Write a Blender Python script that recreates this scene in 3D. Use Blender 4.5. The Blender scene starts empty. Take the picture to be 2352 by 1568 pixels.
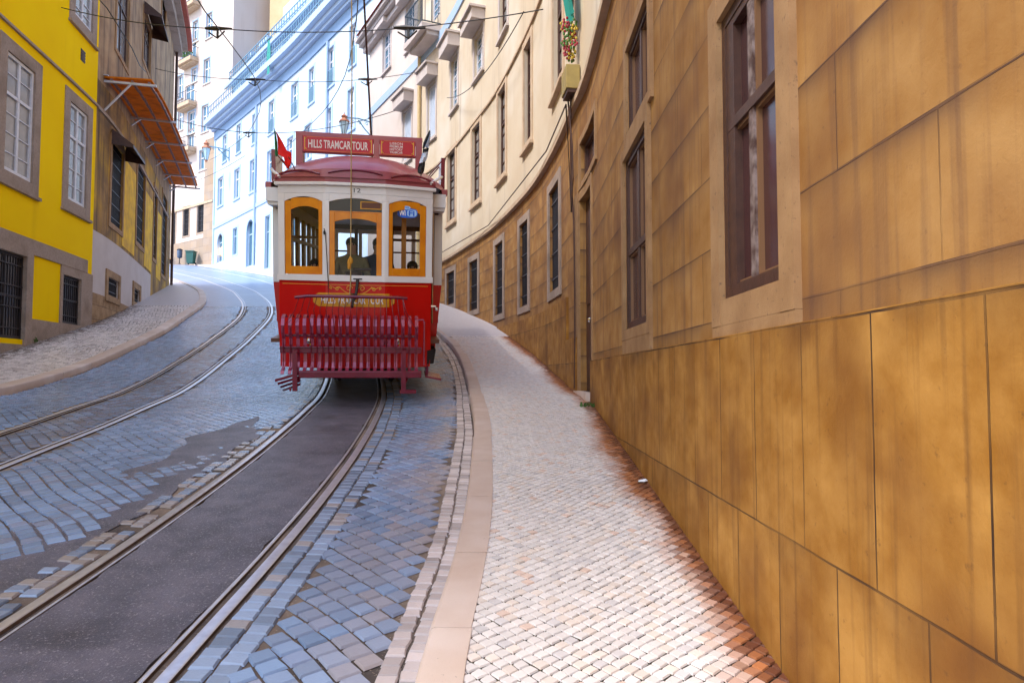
import bpy, bmesh, math, random
import numpy as np
from mathutils import Vector, Matrix
R_ = math.radians
rnd = random.Random(7)
col = bpy.context.scene.collection
scn = bpy.context.scene
PITCH = math.atan(76/1568.)
# ------------------------------------------------------------------ camera
cam = bpy.data.objects.new('camera', bpy.data.cameras.new('camera'))
cam.data.sensor_width = 36; cam.data.lens = 24.0; cam.data.clip_end = 1500; cam.data.clip_start = .05
cam.location = (0, 0, 0); cam.rotation_euler = (math.pi/2+PITCH, 0, 0)
col.objects.link(cam); scn.camera = cam
# ------------------------------------------------------------------ sky, sun, exposure
SUN_EL = 52; sd = Vector((-.62, -.42, 0)).normalized()
sun_dir = Vector((sd.x*math.cos(R_(SUN_EL)), sd.y*math.cos(R_(SUN_EL)), math.sin(R_(SUN_EL))))
w = bpy.data.worlds.new('World'); scn.world = w; w.use_nodes = True
nt = w.node_tree; nt.nodes.clear()
sky = nt.nodes.new('ShaderNodeTexSky'); sky.sky_type = 'NISHITA'; sky.sun_disc = False
sky.sun_elevation = R_(SUN_EL); sky.sun_rotation = math.atan2(sun_dir.x, sun_dir.y)
sky.air_density = 1.0; sky.dust_density = 1.5; sky.ozone_density = 1.2
bg = nt.nodes.new('ShaderNodeBackground'); bg.inputs[1].default_value = .15
ow = nt.nodes.new('ShaderNodeOutputWorld')
nt.links.new(sky.outputs[0], bg.inputs[0]); nt.links.new(bg.outputs[0], ow.inputs[0])
sl = bpy.data.lights.new('sun', 'SUN'); sl.energy = 1.5; sl.angle = R_(12); sl.color = (1, .94, .86)
so = bpy.data.objects.new('sun', sl); so.rotation_euler = sun_dir.to_track_quat('Z', 'Y').to_euler(); so.location = (0, 0, 40)
col.objects.link(so)
scn.view_settings.view_transform = 'Standard'; scn.view_settings.look = 'None'
scn.view_settings.exposure = 1.68; scn.view_settings.gamma = 1.0
try:
    scn.cycles.max_bounces = 6; scn.cycles.transparent_max_bounces = 12
except Exception: pass

# ------------------------------------------------------------------ ground profile and plan curves
F = 1568.
def spl(K, x):
    n = len(K)
    if x <= K[0][0]:
        return K[0][1]+(x-K[0][0])*(K[1][1]-K[0][1])/(K[1][0]-K[0][0])
    if x >= K[-1][0]:
        return K[-1][1]+(x-K[-1][0])*(K[-1][1]-K[-2][1])/(K[-1][0]-K[-2][0])
    for i in range(n-1):
        if x <= K[i+1][0]: break
    def m(j):
        if j == 0: return (K[1][1]-K[0][1])/(K[1][0]-K[0][0])
        if j == n-1: return (K[-1][1]-K[-2][1])/(K[-1][0]-K[-2][0])
        return (K[j+1][1]-K[j-1][1])/(K[j+1][0]-K[j-1][0])
    x0, y0 = K[i]; x1, y1 = K[i+1]; h = x1-x0; t = (x-x0)/h
    return y0*(2*t**3-3*t*t+1)+h*m(i)*(t**3-2*t*t+t)+y1*(3*t*t-2*t**3)+h*m(i+1)*(t**3-t*t)
class Tab:                                  # tabulated spline, fast
    def __init__(s, K):
        s.a = K[0][0]-20; s.b = K[-1][0]+10; s.n = 3000
        s.xs = np.linspace(s.a, s.b, s.n); s.ys = np.array([spl(K, x) for x in s.xs])
        s.ds = np.gradient(s.ys, s.xs)
    def __call__(s, x): return np.interp(x, s.xs, s.ys) if not isinstance(x, float) else float(np.interp(x, s.xs, s.ys))
    def d(s, x): return np.interp(x, s.xs, s.ds)
SW = Tab([(-30,-5.2),(0,-1.44),(6,-.70),(9,-.35),(10.8,-.17),(13.1,.16),(15.4,.62),(18,1.18),(20.2,1.66),(23.8,2.41),(40,5.65),(60,9.66),(130,23)])
KERB = .11
def RD(y): return SW(y)-KERB
WR = Tab([(-10,1.06),(0,1.06),(6,1.06),(9.3,1.06),(10.3,.97),(11.9,.84),(14.0,.58),(15.7,.25),(18.6,-.45),(20.3,-1.0),(23.7,-2.2),(25.5,-3.0),(32.4,-6.9)])
KR = Tab([(-10,-.40),(2.6,-.36),(3.6,-.32),(4.4,-.31),(5.4,-.33),(7.3,-.41),(8.9,-.53),(11.9,-.80),(14.1,-1.08),(16,-1.45),(18,-2.0),(20.3,-2.75),(23.7,-4.1),(28,-6.3),(32.4,-8.7),(39,-12.6),(46,-16.9),(60,-27.2),(82,-44)])
KL = Tab([(-10,-6.6),(0,-7.0),(6,-7.4),(10.4,-7.81),(13.3,-8.29),(15.7,-8.75),(18.6,-9.36),(21.8,-10.3),(25,-11.3),(28.2,-12.7),(31.5,-14.4),(35.5,-16.9),(43,-22.0),(51.3,-28),(62,-36),(80,-50)])
CR = Tab([(-10,-1.85),(3,-1.86),(4,-1.86),(5.2,-1.89),(6.7,-1.98),(8.5,-2.16),(10.3,-2.42),(13,-3.0),(16,-3.8),(20,-5.0),(25,-6.9),(31,-9.7),(36,-12.1),(40.8,-14.8),(47,-18.9),(52.9,-23.0),(60,-28.2),(73.4,-38.6)])
CL = Tab([(-10,-3.9),(0,-4.3),(6.7,-5.02),(8,-5.17),(10.5,-5.65),(13.5,-6.35),(17,-7.05),(21.4,-8.1),(25.3,-9.5),(29,-11.2),(32,-12.7),(37,-15.7),(41.3,-18.4),(48,-23.2),(57,-29.5),(75,-42)])
def prp(f, y, t):                           # point at perpendicular offset t from curve f
    d = float(f.d(y)); L = math.sqrt(1+d*d)
    return float(f(float(y)))+t/L, y-t*d/L
def ray(px, py):
    a = (px-1176)/F; b = -(py-784)/F; c, s = math.cos(PITCH), math.sin(PITCH)
    return a, c-s*b, s+c*b
def ptat(px, py, Y):
    a, b, c = ray(px, py); return Vector((a/b*Y, Y, c/b*Y))

# ------------------------------------------------------------------ materials
def mat(name, c, rough=.7, metal=0., c2=None, ns=8., nd=4., bump=0., bs=60., streak=None, uv=False, spec=.5, c3=None, n3=1.2, brick=None, speck=None, course=None, coat=0., emis=None, attr=None, contrast=.5, ashlar_mix=0.):
    m = bpy.data.materials.new(name); m.use_nodes = True; N = m.node_tree.nodes; L = m.node_tree.links
    b = N['Principled BSDF']
    b.inputs['Roughness'].default_value = rough; b.inputs['Metallic'].default_value = metal
    b.inputs['Specular IOR Level'].default_value = spec
    if coat: b.inputs['Coat Weight'].default_value = coat; b.inputs['Coat Roughness'].default_value = .12
    tc = N.new('ShaderNodeTexCoord'); src = tc.outputs['UV'] if uv else tc.outputs['Object']
    def noise(sc, det=4., vec=None, ro=.55):
        n = N.new('ShaderNodeTexNoise'); n.inputs['Scale'].default_value = sc; n.inputs['Detail'].default_value = det
        n.inputs['Roughness'].default_value = ro
        L.new(vec or src, n.inputs['Vector']); return n.outputs['Fac']
    def ramp(f, a, bb):
        r = N.new('ShaderNodeMapRange'); r.inputs[1].default_value = a; r.inputs[2].default_value = bb
        L.new(f, r.inputs[0]); return r.outputs[0]
    def mix(f, A, B, mode='MIX'):
        x = N.new('ShaderNodeMix'); x.data_type = 'RGBA'; x.blend_type = mode
        if isinstance(f, float): x.inputs[0].default_value = f
        else: L.new(f, x.inputs[0])
        for i, v in ((6, A), (7, B)):
            if isinstance(v, tuple): x.inputs[i].default_value = v+(1,)
            else: L.new(v, x.inputs[i])
        return x.outputs[2]
    cur = c
    if attr:
        a = N.new('ShaderNodeAttribute'); a.attribute_name = attr; cur = a.outputs['Color']
    if c2: cur = mix(ramp(noise(ns, nd), .5-contrast/2, .5+contrast/2), cur, c2)
    if c3: cur = mix(ramp(noise(n3, 3), .48, .72), cur, c3)
    if streak:                              # rain streaks: noise stretched along the height
        sc, hs, vs, lo, hi = streak
        mp = N.new('ShaderNodeMapping'); L.new(src, mp.inputs[0]); mp.inputs[3].default_value = (hs, vs, hs) if uv else (hs, hs, vs)
        cur = mix(ramp(noise(1., 5, mp.outputs[0], .6), lo, hi), cur, sc)
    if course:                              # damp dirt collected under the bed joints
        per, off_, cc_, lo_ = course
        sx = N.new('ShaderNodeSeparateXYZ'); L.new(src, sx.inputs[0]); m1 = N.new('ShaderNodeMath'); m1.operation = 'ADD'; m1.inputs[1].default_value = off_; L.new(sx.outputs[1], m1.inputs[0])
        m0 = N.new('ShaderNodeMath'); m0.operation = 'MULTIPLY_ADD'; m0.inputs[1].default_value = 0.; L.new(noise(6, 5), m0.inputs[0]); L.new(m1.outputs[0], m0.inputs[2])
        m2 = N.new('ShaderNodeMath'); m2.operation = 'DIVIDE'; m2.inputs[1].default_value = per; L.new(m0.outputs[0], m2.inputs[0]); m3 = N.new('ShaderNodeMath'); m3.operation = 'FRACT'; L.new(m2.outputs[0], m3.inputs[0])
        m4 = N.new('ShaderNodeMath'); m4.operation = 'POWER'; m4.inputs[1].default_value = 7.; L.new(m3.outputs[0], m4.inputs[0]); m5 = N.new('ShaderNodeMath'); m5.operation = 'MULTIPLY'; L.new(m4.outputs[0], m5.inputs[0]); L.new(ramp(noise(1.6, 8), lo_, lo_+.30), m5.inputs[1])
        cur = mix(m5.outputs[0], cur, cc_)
    if speck:
        cur = mix(ramp(noise(speck[1], 4, None, .7), speck[2], speck[3]), cur, speck[0])
    h = None
    if brick:
        bw, rh, mo, mc, ox, oy = brick
        mp = N.new('ShaderNodeMapping'); L.new(src, mp.inputs[0]); mp.inputs[1].default_value = (ox, oy, 0)
        n2 = N.new('ShaderNodeTexNoise'); n2.inputs['Scale'].default_value = 3.; L.new(src, n2.inputs['Vector'])
        vm = N.new('ShaderNodeVectorMath'); vm.operation = 'MULTIPLY_ADD'; vm.inputs[1].default_value = (.012, .012, 0)
        L.new(n2.outputs['Color'], vm.inputs[0]); L.new(mp.outputs[0], vm.inputs[2])
        bt = N.new('ShaderNodeTexBrick'); L.new(vm.outputs[0], bt.inputs['Vector'])
        bt.inputs['Scale'].default_value = 1.; bt.inputs['Brick Width'].default_value = bw; bt.inputs['Row Height'].default_value = rh
        bt.inputs['Mortar Size'].default_value = mo; bt.inputs['Mortar Smooth'].default_value = .3; bt.inputs['Bias'].default_value = 0
        bt.inputs['Color1'].default_value = (1, 1, 1, 1); bt.inputs['Color2'].default_value = (.80, .78, .76, 1); bt.inputs['Mortar'].default_value = (1, 1, 1, 1)
        cur = mix(.75, cur, bt.outputs['Color'], 'MULTIPLY')
        wob = ramp(noise(1.7, 2), .3, .6)
        mm = N.new('ShaderNodeMath'); mm.operation = 'MULTIPLY'; L.new(bt.outputs['Fac'], mm.inputs[0]); L.new(wob, mm.inputs[1])
        cur = mix(mm.outputs[0], cur, mc)
        h = bt.outputs['Fac']
    if isinstance(cur, tuple): b.inputs['Base Color'].default_value = cur+(1,)
    else: L.new(cur, b.inputs['Base Color'])
    if emis: b.inputs['Emission Color'].default_value = emis[0]+(1,); b.inputs['Emission Strength'].default_value = emis[1]
    if bump or h is not None:
        bn = N.new('ShaderNodeBump'); bn.inputs['Strength'].default_value = 1.; bn.inputs['Distance'].default_value = bump or .003
        L.new(noise(bs, 6, None, .65), bn.inputs['Height'])
        last = bn
        if h is not None:
            b2 = N.new('ShaderNodeBump'); b2.invert = True; b2.inputs['Distance'].default_value = .005
            L.new(h, b2.inputs['Height']); L.new(bn.outputs[0], b2.inputs['Normal']); last = b2
        L.new(last.outputs[0], b.inputs['Normal'])
    return m
def glassmat(name, tint=(1, 1, 1), refl=1.):
    m = bpy.data.materials.new(name); m.use_nodes = True; N = m.node_tree.nodes; L = m.node_tree.links
    N.clear(); o = N.new('ShaderNodeOutputMaterial'); t = N.new('ShaderNodeBsdfTransparent'); t.inputs[0].default_value = tint+(1,)
    g = N.new('ShaderNodeBsdfGlossy'); g.inputs['Roughness'].default_value = .03
    f = N.new('ShaderNodeFresnel'); f.inputs[0].default_value = 1.35
    x = N.new('ShaderNodeMixShader'); L.new(f.outputs[0], x.inputs[0]); L.new(t.outputs[0], x.inputs[1]); L.new(g.outputs[0], x.inputs[2]); L.new(x.outputs[0], o.inputs[0])
    return m
M = {}
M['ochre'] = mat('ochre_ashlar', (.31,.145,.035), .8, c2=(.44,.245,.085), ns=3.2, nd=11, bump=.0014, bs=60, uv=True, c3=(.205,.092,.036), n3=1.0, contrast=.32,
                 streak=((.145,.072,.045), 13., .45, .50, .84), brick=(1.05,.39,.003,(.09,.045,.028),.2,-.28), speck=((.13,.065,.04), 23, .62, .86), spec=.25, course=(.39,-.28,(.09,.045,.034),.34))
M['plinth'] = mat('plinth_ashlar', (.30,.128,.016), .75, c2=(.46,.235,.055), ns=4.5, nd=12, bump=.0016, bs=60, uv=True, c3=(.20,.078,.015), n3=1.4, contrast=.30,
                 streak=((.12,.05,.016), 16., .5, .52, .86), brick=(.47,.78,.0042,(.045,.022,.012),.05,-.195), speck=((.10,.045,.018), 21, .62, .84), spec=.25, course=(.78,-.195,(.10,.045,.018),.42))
M['cream'] = mat('cream_plaster', (.60,.52,.41), .85, c2=(.52,.42,.30), ns=.9, nd=8, bump=.0015, bs=30, uv=True, streak=((.32,.25,.19), 2.2, .16, .56, .85), c3=(.63,.57,.49), n3=.5)
M['pink'] = mat('pale_pink_plaster', (.62,.55,.52), .85, c2=(.55,.47,.42), ns=.7, nd=8, bump=.0015, bs=30, uv=True, streak=((.38,.32,.29), 1.6, .14, .58, .88))
M['stone'] = mat('limestone_trim', (.56,.43,.31), .8, c2=(.42,.30,.20), ns=4, nd=6, bump=.003, bs=60)
M['ostone'] = mat('ochre_stone_trim', (.37,.215,.098), .8, c2=(.27,.145,.06), ns=5, nd=8, bump=.0015, bs=70, contrast=.35, speck=((.14,.08,.045), 30, .60, .74))
M['greystone'] = mat('granite_trim', (.40,.31,.255), .85, c2=(.27,.20,.165), ns=22, nd=6, bump=.003, bs=90, c3=(.22,.16,.12), n3=1.6)
M['yellow'] = mat('yellow_paint', (.99,.68,.0003), .8, c2=(.93,.59,.0003), ns=.5, nd=6, bump=.001, bs=40, uv=True, spec=.05, streak=((.74,.45,.006), 1.4, .14, .58, .95), speck=((.72,.46,.01), 24, .66, .8))
M['weather'] = mat('weathered_plaster', (.40,.225,.07), .9, c2=(.15,.085,.04), ns=1.4, nd=10, bump=.006, bs=20, uv=True, streak=((.10,.06,.035), 2.8, .2, .46, .68), c3=(.80,.47,.03), n3=.7, contrast=.26)
M['ochrepaint'] = mat('ochre_yellow_paint', (.90,.56,.01), .85, c2=(.62,.34,.03), ns=2.2, nd=9, bump=.004, bs=20, uv=True, streak=((.26,.14,.05), 3., .25, .56, .8), contrast=.3)
M['upperweather'] = mat('weathered_upper_plaster', (.47,.31,.17), .9, c2=(.29,.175,.095), ns=1.4, nd=9, bump=.004, bs=20, uv=True, streak=((.13,.085,.06), 2.6, .13, .44, .66), contrast=.3)
M['greyplaster'] = mat('grey_white_plaster', (.60,.54,.54), .85, c2=(.52,.45,.44), ns=1.5, nd=5, bump=.002, bs=25, uv=True)
M['rubble'] = mat('rubble_stone', (.48,.32,.18), .9, c2=(.24,.14,.07), ns=3.5, nd=8, bump=.012, bs=9, uv=True, brick=(.62,.42,.012,(.16,.10,.06),.1,.1))
M['bluewhite'] = mat('blue_white_plaster', (.40,.53,.68), .8, c2=(.47,.58,.70), ns=.3, nd=6, bump=.001, bs=20, uv=True, streak=((.30,.42,.58), 1.6, .10, .56, .9))
M['bluetrim'] = mat('blue_grey_trim', (.33,.45,.64), .8)
M['blueshade'] = mat('cornice_shade_blue', (.16,.26,.43), .8)  # darker blue for the shade painted below the cornice
M['ecream'] = mat('rose_cream_plaster', (.60,.53,.50), .85, c2=(.56,.46,.42), ns=.4, nd=7, uv=True, bump=.001, bs=20, streak=((.46,.38,.35), 1.6, .1, .56, .9))
M['efarstone'] = mat('far_ashlar', (.34,.28,.24), .85, c2=(.40,.28,.18), ns=.8, nd=6, uv=True, bump=.004, bs=20, brick=(1.1,.7,.02,(.2,.16,.14),.1,.1))
M['tan'] = mat('tan_plaster', (.60,.47,.28), .85, c2=(.52,.38,.2), ns=1, bump=.001)
M['brownwood'] = mat('dark_brown_wood', (.040,.016,.011), .5, c2=(.085,.035,.022), ns=14, nd=6, bump=.002, bs=40)
M['bead'] = mat('tan_glazing_bead', (.20,.10,.045), .5)
M['oldmullion'] = mat('peeling_mullion', (.26,.20,.19), .6, c2=(.06,.025,.018), ns=16, nd=7, bump=.003, bs=50, contrast=.25)
M['whitewood'] = mat('white_window_wood', (.72,.72,.78), .5, c2=(.6,.6,.66), ns=10)
M['bluewood'] = mat('blue_grey_wood', (.38,.50,.62), .5)
M['darkgrille'] = mat('dark_iron', (.025,.018,.02), .5, metal=.3)
M['maroonglass'] = mat('maroon_curtained_glass', (.045,.014,.014), .18, c2=(.065,.022,.022), ns=1.2, spec=.45)
M['darkglass'] = mat('dark_glass', (.03,.028,.035), .10, spec=.8)
M['greyglass'] = mat('curtained_glass', (.34,.33,.33), .12, c2=(.16,.16,.17), ns=1.6, nd=4, spec=.8)
M['blueglass'] = mat('sky_blue_glass', (.10,.22,.34), .10, c2=(.05,.13,.20), ns=1.2, nd=4, spec=.6)
M['darkblueglass'] = mat('deep_blue_glass', (.05,.12,.19), .10, spec=.8)
M['shutter'] = mat('pale_roller_shutter', (.62,.70,.82), .6, c2=(.56,.64,.77), ns=2)
M['awn'] = mat('orange_wood_panels', (.92,.34,.02), .65, c2=(.68,.22,.012), ns=5, nd=9, bump=.003, bs=25, c3=(.26,.09,.015), n3=3.0, spec=.2)
def _transl(m, c, f):
    N = m.node_tree.nodes; Lk = m.node_tree.links; b = N['Principled BSDF']; o = [n for n in N if n.type == 'OUTPUT_MATERIAL'][0]
    t = N.new('ShaderNodeBsdfTranslucent'); t.inputs[0].default_value = c+(1,); x = N.new('ShaderNodeMixShader'); x.inputs[0].default_value = f
    Lk.new(b.outputs[0], x.inputs[1]); Lk.new(t.outputs[0], x.inputs[2]); Lk.new(x.outputs[0], o.inputs[0])
_transl(M['awn'], (.90,.34,.02), .45)
M['rustframe'] = mat('rusty_steel', (.20,.10,.07), .6, c2=(.30,.20,.17), ns=12, metal=.3)
M['galv'] = mat('galvanised_steel', (.55,.55,.60), .4, metal=.5)
M['rooftile'] = mat('red_clay_tile', (.42,.08,.04), .8, c2=(.3,.06,.035), ns=9, bump=.02, bs=6)
M['eave'] = mat('eaves_moulding', (.56,.50,.48), .8, c2=(.46,.40,.38), ns=3, nd=6)
M['cable'] = mat('black_cable', (.02,.017,.017), .5)
M['pipe'] = mat('cream_drainpipe', (.66,.52,.28), .6, c2=(.5,.38,.2), ns=6)
M['meter'] = mat('mustard_box', (.36,.27,.08), .6, c2=(.26,.19,.06), ns=9, nd=6)
M['rail'] = mat('polished_rail_steel', (.72,.74,.82), .30, metal=.55, c2=(.52,.52,.60), ns=14, nd=5, bump=.0006, bs=90)
M['railside'] = mat('dirty_rail_groove', (.07,.045,.035), .6, metal=.3, c2=(.14,.09,.06), ns=20)
M['asphalt'] = mat('worn_asphalt', (.092,.092,.128), .42, c2=(.16,.15,.195), ns=5, nd=14, bump=.009, bs=85, c3=(.058,.055,.076), n3=2.2, contrast=.26, speck=((.40,.37,.40), 75, .57, .66))
M['mortar'] = mat('sandy_joint_filling', (.27,.20,.15), .9, c2=(.07,.055,.05), ns=1.3, nd=8, bump=.004, bs=60, contrast=.25, speck=((.42,.33,.26), 60, .6, .7))
M['swmortar'] = mat('mossy_joint_soil', (.065,.048,.036), .95, c2=(.10,.085,.04), ns=2.5, nd=6, bump=.004, bs=70)
M['cobble'] = mat('blue_basalt_sett', (.2,.2,.2), .25, attr='col', c2=None, bump=.0022, bs=70, spec=.55)
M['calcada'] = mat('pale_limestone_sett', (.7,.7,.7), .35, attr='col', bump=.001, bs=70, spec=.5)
M['kerb'] = mat('worn_kerb_granite', (.62,.49,.41), .55, c2=(.56,.41,.33), ns=6, nd=9, bump=.002, bs=90, c3=(.72,.60,.54), n3=1.1, speck=((.30,.22,.18), 40, .66, .76))
M['farroad'] = mat('far_setts', (.20,.30,.48), .34, c2=(.13,.20,.35), ns=5, nd=6, bump=.01, bs=11, c3=(.22,.31,.47), n3=.5)
M['farwalk'] = mat('far_calcada', (.60,.56,.57), .5, c2=(.50,.45,.46), ns=10, nd=4, bump=.004, bs=16)
M['hill'] = mat('packed_earth', (.2,.16,.12), .9)
M['tramred'] = mat('tram_red_enamel', (.62,.0015,.002), .28, c2=(.50,.001,.002), ns=2, nd=7, coat=.2, spec=.35, speck=((.25,.01,.01), 30, .68, .8), bump=.0004, bs=6)
M['tramcream'] = mat('tram_cream_enamel', (.88,.86,.85), .3, c2=(.82,.77,.74), ns=3, nd=6, coat=.2, speck=((.55,.45,.38), 18, .68, .8))
M['maroon'] = mat('tram_roof_maroon', (.32,.03,.07), .36, c2=(.46,.15,.12), ns=2.2, nd=8, bump=.001, bs=80, c3=(.32,.06,.13), n3=1.1, coat=.15)
M['magenta'] = mat('fender_maroon', (.21,.003,.024), .26, c2=(.12,.002,.014), ns=6, coat=.3)
M['fend2'] = mat('fender_worn_slats', (.23,.006,.03), .18, c2=(.42,.08,.15), ns=6, nd=6, metal=.2, coat=.45)
M['orangewood'] = mat('varnished_orange_wood', (.86,.31,.006), .35, c2=(.66,.18,.004), ns=5, nd=7, bump=.001, bs=30, coat=.2)
M['gold'] = mat('gold_leaf', (.85,.50,.06), .4)
M['goldplate'] = mat('gold_sign_paint', (.74,.36,.01), .5, c2=(.6,.26,.01), ns=8)
M['signred'] = mat('sign_crimson', (.50,.003,.02), .35)
M['white'] = mat('white_lettering', (.85,.82,.80), .5)
M['black'] = mat('black_iron', (.015,.013,.014), .5)
M['interior'] = mat('tram_interior_wood', (.16,.045,.014), .45, c2=(.10,.03,.01), ns=4, nd=5)
M['seatcov'] = mat('olive_seat_cloth', (.33,.26,.12), .8)
M['chrome'] = mat('chrome', (.8,.8,.82), .12, metal=1.)
M['under'] = mat('sooty_underframe', (.018,.012,.012), .7)
M['flaggreen'] = mat('flag_green', (.01,.22,.07), .7)
M['flagred'] = mat('flag_red', (.85,.008,.005), .7)
M['flagwhite'] = mat('flag_pale_blue', (.62,.72,.90), .7)
M['flagblack'] = mat('flag_black', (.02,.022,.03), .7)
M['wifiblue'] = mat('sticker_blue', (.005,.12,.65), .4)
M['wifipale'] = mat('sticker_pale_blue', (.40,.62,.90), .4)
M['rope'] = mat('yellow_rope', (.55,.40,.18), .8)
M['lampwarm'] = mat('warm_lit_glass', (.9,.5,.15), .4, emis=((1,.45,.08), 2.2))
M['lglass'] = mat('lantern_glass', (.45,.62,.72), .1)
M['copper'] = mat('copper_lantern_cap', (.38,.14,.07), .5)
M['iron'] = mat('bracket_iron', (.03,.05,.07), .5)
M['blueiron'] = mat('blue_grey_iron', (.16,.30,.42), .6)
M['binsgreen'] = mat('dark_green_plastic', (.015,.10,.085), .45)
M['binblue'] = mat('slate_blue_plastic', (.05,.08,.14), .45)
M['teal'] = mat('teal_cloth', (.01,.25,.22), .7)
M['leaf'] = mat('leaf_green', (.05,.13,.03), .7, c2=(.08,.18,.03), ns=20)
M['redcloth'] = mat('red_paper', (.30,.02,.04), .7)
M['yellowcloth'] = mat('yellow_paper', (.45,.32,.03), .7)
M['paper'] = mat('white_paper', (.8,.83,.88), .6)
M['skin'] = mat('skin', (.50,.27,.18), .6)
M['hair'] = mat('dark_hair', (.02,.015,.012), .6)
M['khaki'] = mat('khaki_jacket', (.30,.24,.12), .85, c2=(.22,.17,.08), ns=14)
M['navy'] = mat('navy_jacket', (.02,.032,.075), .85)
M['bluecloth'] = mat('blue_jacket', (.05,.16,.42), .85)
M['glass'] = glassmat('clear_glass', (.93,.95,.95))

# ------------------------------------------------------------------ mesh helpers
class MB:
    def __init__(s): s.v = []; s.f = []; s.mi = []; s.uv = []
    def face(s, pts, mi=0, uv=None):
        b = len(s.v); s.v.extend([tuple(p) for p in pts]); s.f.append(tuple(range(b, b+len(pts)))); s.mi.append(mi)
        s.uv.append(uv or [(p[0], p[2]) for p in pts])
    def hexa(s, c, mi=0, uv=None):           # 8 corners: 0-3 bottom ccw, 4-7 top
        for q in ((3,2,1,0),(4,5,6,7),(0,1,5,4),(1,2,6,5),(2,3,7,6),(3,0,4,7)):
            s.face([c[i] for i in q], mi, [uv[i] for i in q] if uv else None)
    def box(s, x0, x1, y0, y1, z0, z1, mi=0):
        s.hexa([(x0,y0,z0),(x1,y0,z0),(x1,y1,z0),(x0,y1,z0),(x0,y0,z1),(x1,y0,z1),(x1,y1,z1),(x0,y1,z1)], mi)
    def tube(s, pts, r, n=8, mi=0, caps=True):
        pts = [Vector(p) for p in pts]; rr = r if isinstance(r, (list, tuple)) else [r]*len(pts); rings = []
        for i, p in enumerate(pts):
            t = (pts[min(i+1, len(pts)-1)]-pts[max(i-1, 0)]).normalized()
            up = Vector((0,0,1)) if abs(t.z) < .95 else Vector((0,1,0))
            a = t.cross(up).normalized(); b = a.cross(t)
            rings.append([p+(a*math.cos(2*math.pi*k/n)+b*math.sin(2*math.pi*k/n))*rr[i] for k in range(n)])
        for i in range(len(rings)-1):
            for k in range(n):
                s.face([rings[i][k], rings[i][(k+1)%n], rings[i+1][(k+1)%n], rings[i+1][k]], mi)
        if caps: s.face(rings[0][::-1], mi); s.face(rings[-1], mi)
    def lathe(s, cx, cy, prof, n=12, mi=0, ax='z'):
        rings = [[(cx+r*math.cos(2*math.pi*k/n), cy+r*math.sin(2*math.pi*k/n), z) for k in range(n)] for r, z in prof]
        for i in range(len(rings)-1):
            for k in range(n): s.face([rings[i][k], rings[i][(k+1)%n], rings[i+1][(k+1)%n], rings[i+1][k]], mi)
        s.face(rings[0][::-1], mi); s.face(rings[-1], mi)
    def blob(s, c, rx, ry, rz, n=10, mi=0):
        P = [[(c[0]+rx*math.sin(math.pi*i/n)*math.cos(2*math.pi*k/n), c[1]+ry*math.sin(math.pi*i/n)*math.sin(2*math.pi*k/n), c[2]+rz*math.cos(math.pi*i/n)) for k in range(n)] for i in range(n+1)]
        for i in range(n):
            for k in range(n): s.face([P[i][k], P[i+1][k], P[i+1][(k+1)%n], P[i][(k+1)%n]], mi)
    def prism(s, poly, y0, y1, mi=0):        # polygon in x,z extruded along y (y0 nearest)
        n = len(poly)
        s.face([(x, y0, z) for x, z in poly], mi); s.face([(x, y1, z) for x, z in poly][::-1], mi)
        for i in range(n):
            a, b = poly[i], poly[(i+1) % n]
            s.face([(a[0],y0,a[1]),(a[0],y1,a[1]),(b[0],y1,b[1]),(b[0],y0,b[1])], mi)
    def build(s, name, mats, parent=None, origin=None, smooth=False, merge=True, bevel=0):
        me = bpy.data.meshes.new(name); o_ = Vector(origin) if origin is not None else Vector((0,0,0))
        me.from_pydata([tuple(Vector(v)-o_) for v in s.v], [], s.f)
        if not isinstance(mats, (list, tuple)): mats = [mats]
        for m in mats: me.materials.append(M[m] if isinstance(m, str) else m)
        me.polygons.foreach_set('material_index', s.mi)
        ul = me.uv_layers.new(name='UVMap'); k = 0
        fl = [c for u in s.uv for q in u for c in q]; ul.data.foreach_set('uv', fl)
        if merge:
            bm = bmesh.new(); bm.from_mesh(me); bmesh.ops.remove_doubles(bm, verts=bm.verts, dist=.0004)
            bmesh.ops.recalc_face_normals(bm, faces=bm.faces); bm.to_mesh(me); bm.free()
        if smooth:
            me.polygons.foreach_set('use_smooth', [True]*len(me.polygons))
            try: me.set_sharp_from_angle(angle=R_(40))
            except Exception: pass
        o = bpy.data.objects.new(name, me); col.objects.link(o)
        if origin is not None: o.location = o_
        if parent is not None:
            o.parent = parent
            if parent.get('wloc') is not None and origin is None: o.location = -Vector(parent['wloc'])
            if parent.type == 'MESH' and origin is None: o.location = (0,0,0)
        if bevel:
            bv = o.modifiers.new('bevel', 'BEVEL'); bv.width = bevel; bv.segments = 2; bv.limit_method = 'ANGLE'; bv.angle_limit = R_(50)
        return o
def tag(o, label=None, cat=None, group=None, kind=None):
    if label: o['label'] = label
    if cat: o['category'] = cat
    if group: o['group'] = group
    if kind: o['kind'] = kind
    return o
def thing(name, label, cat, loc=(0,0,0), group=None):
    o = bpy.data.objects.new(name, None); col.objects.link(o); o.location = loc; o.empty_display_size = .3
    o['wloc'] = list(loc); return tag(o, label, cat, group)
def local(o): o['wloc'] = [0,0,0]; return o   # children of o are given in its local space

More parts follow.
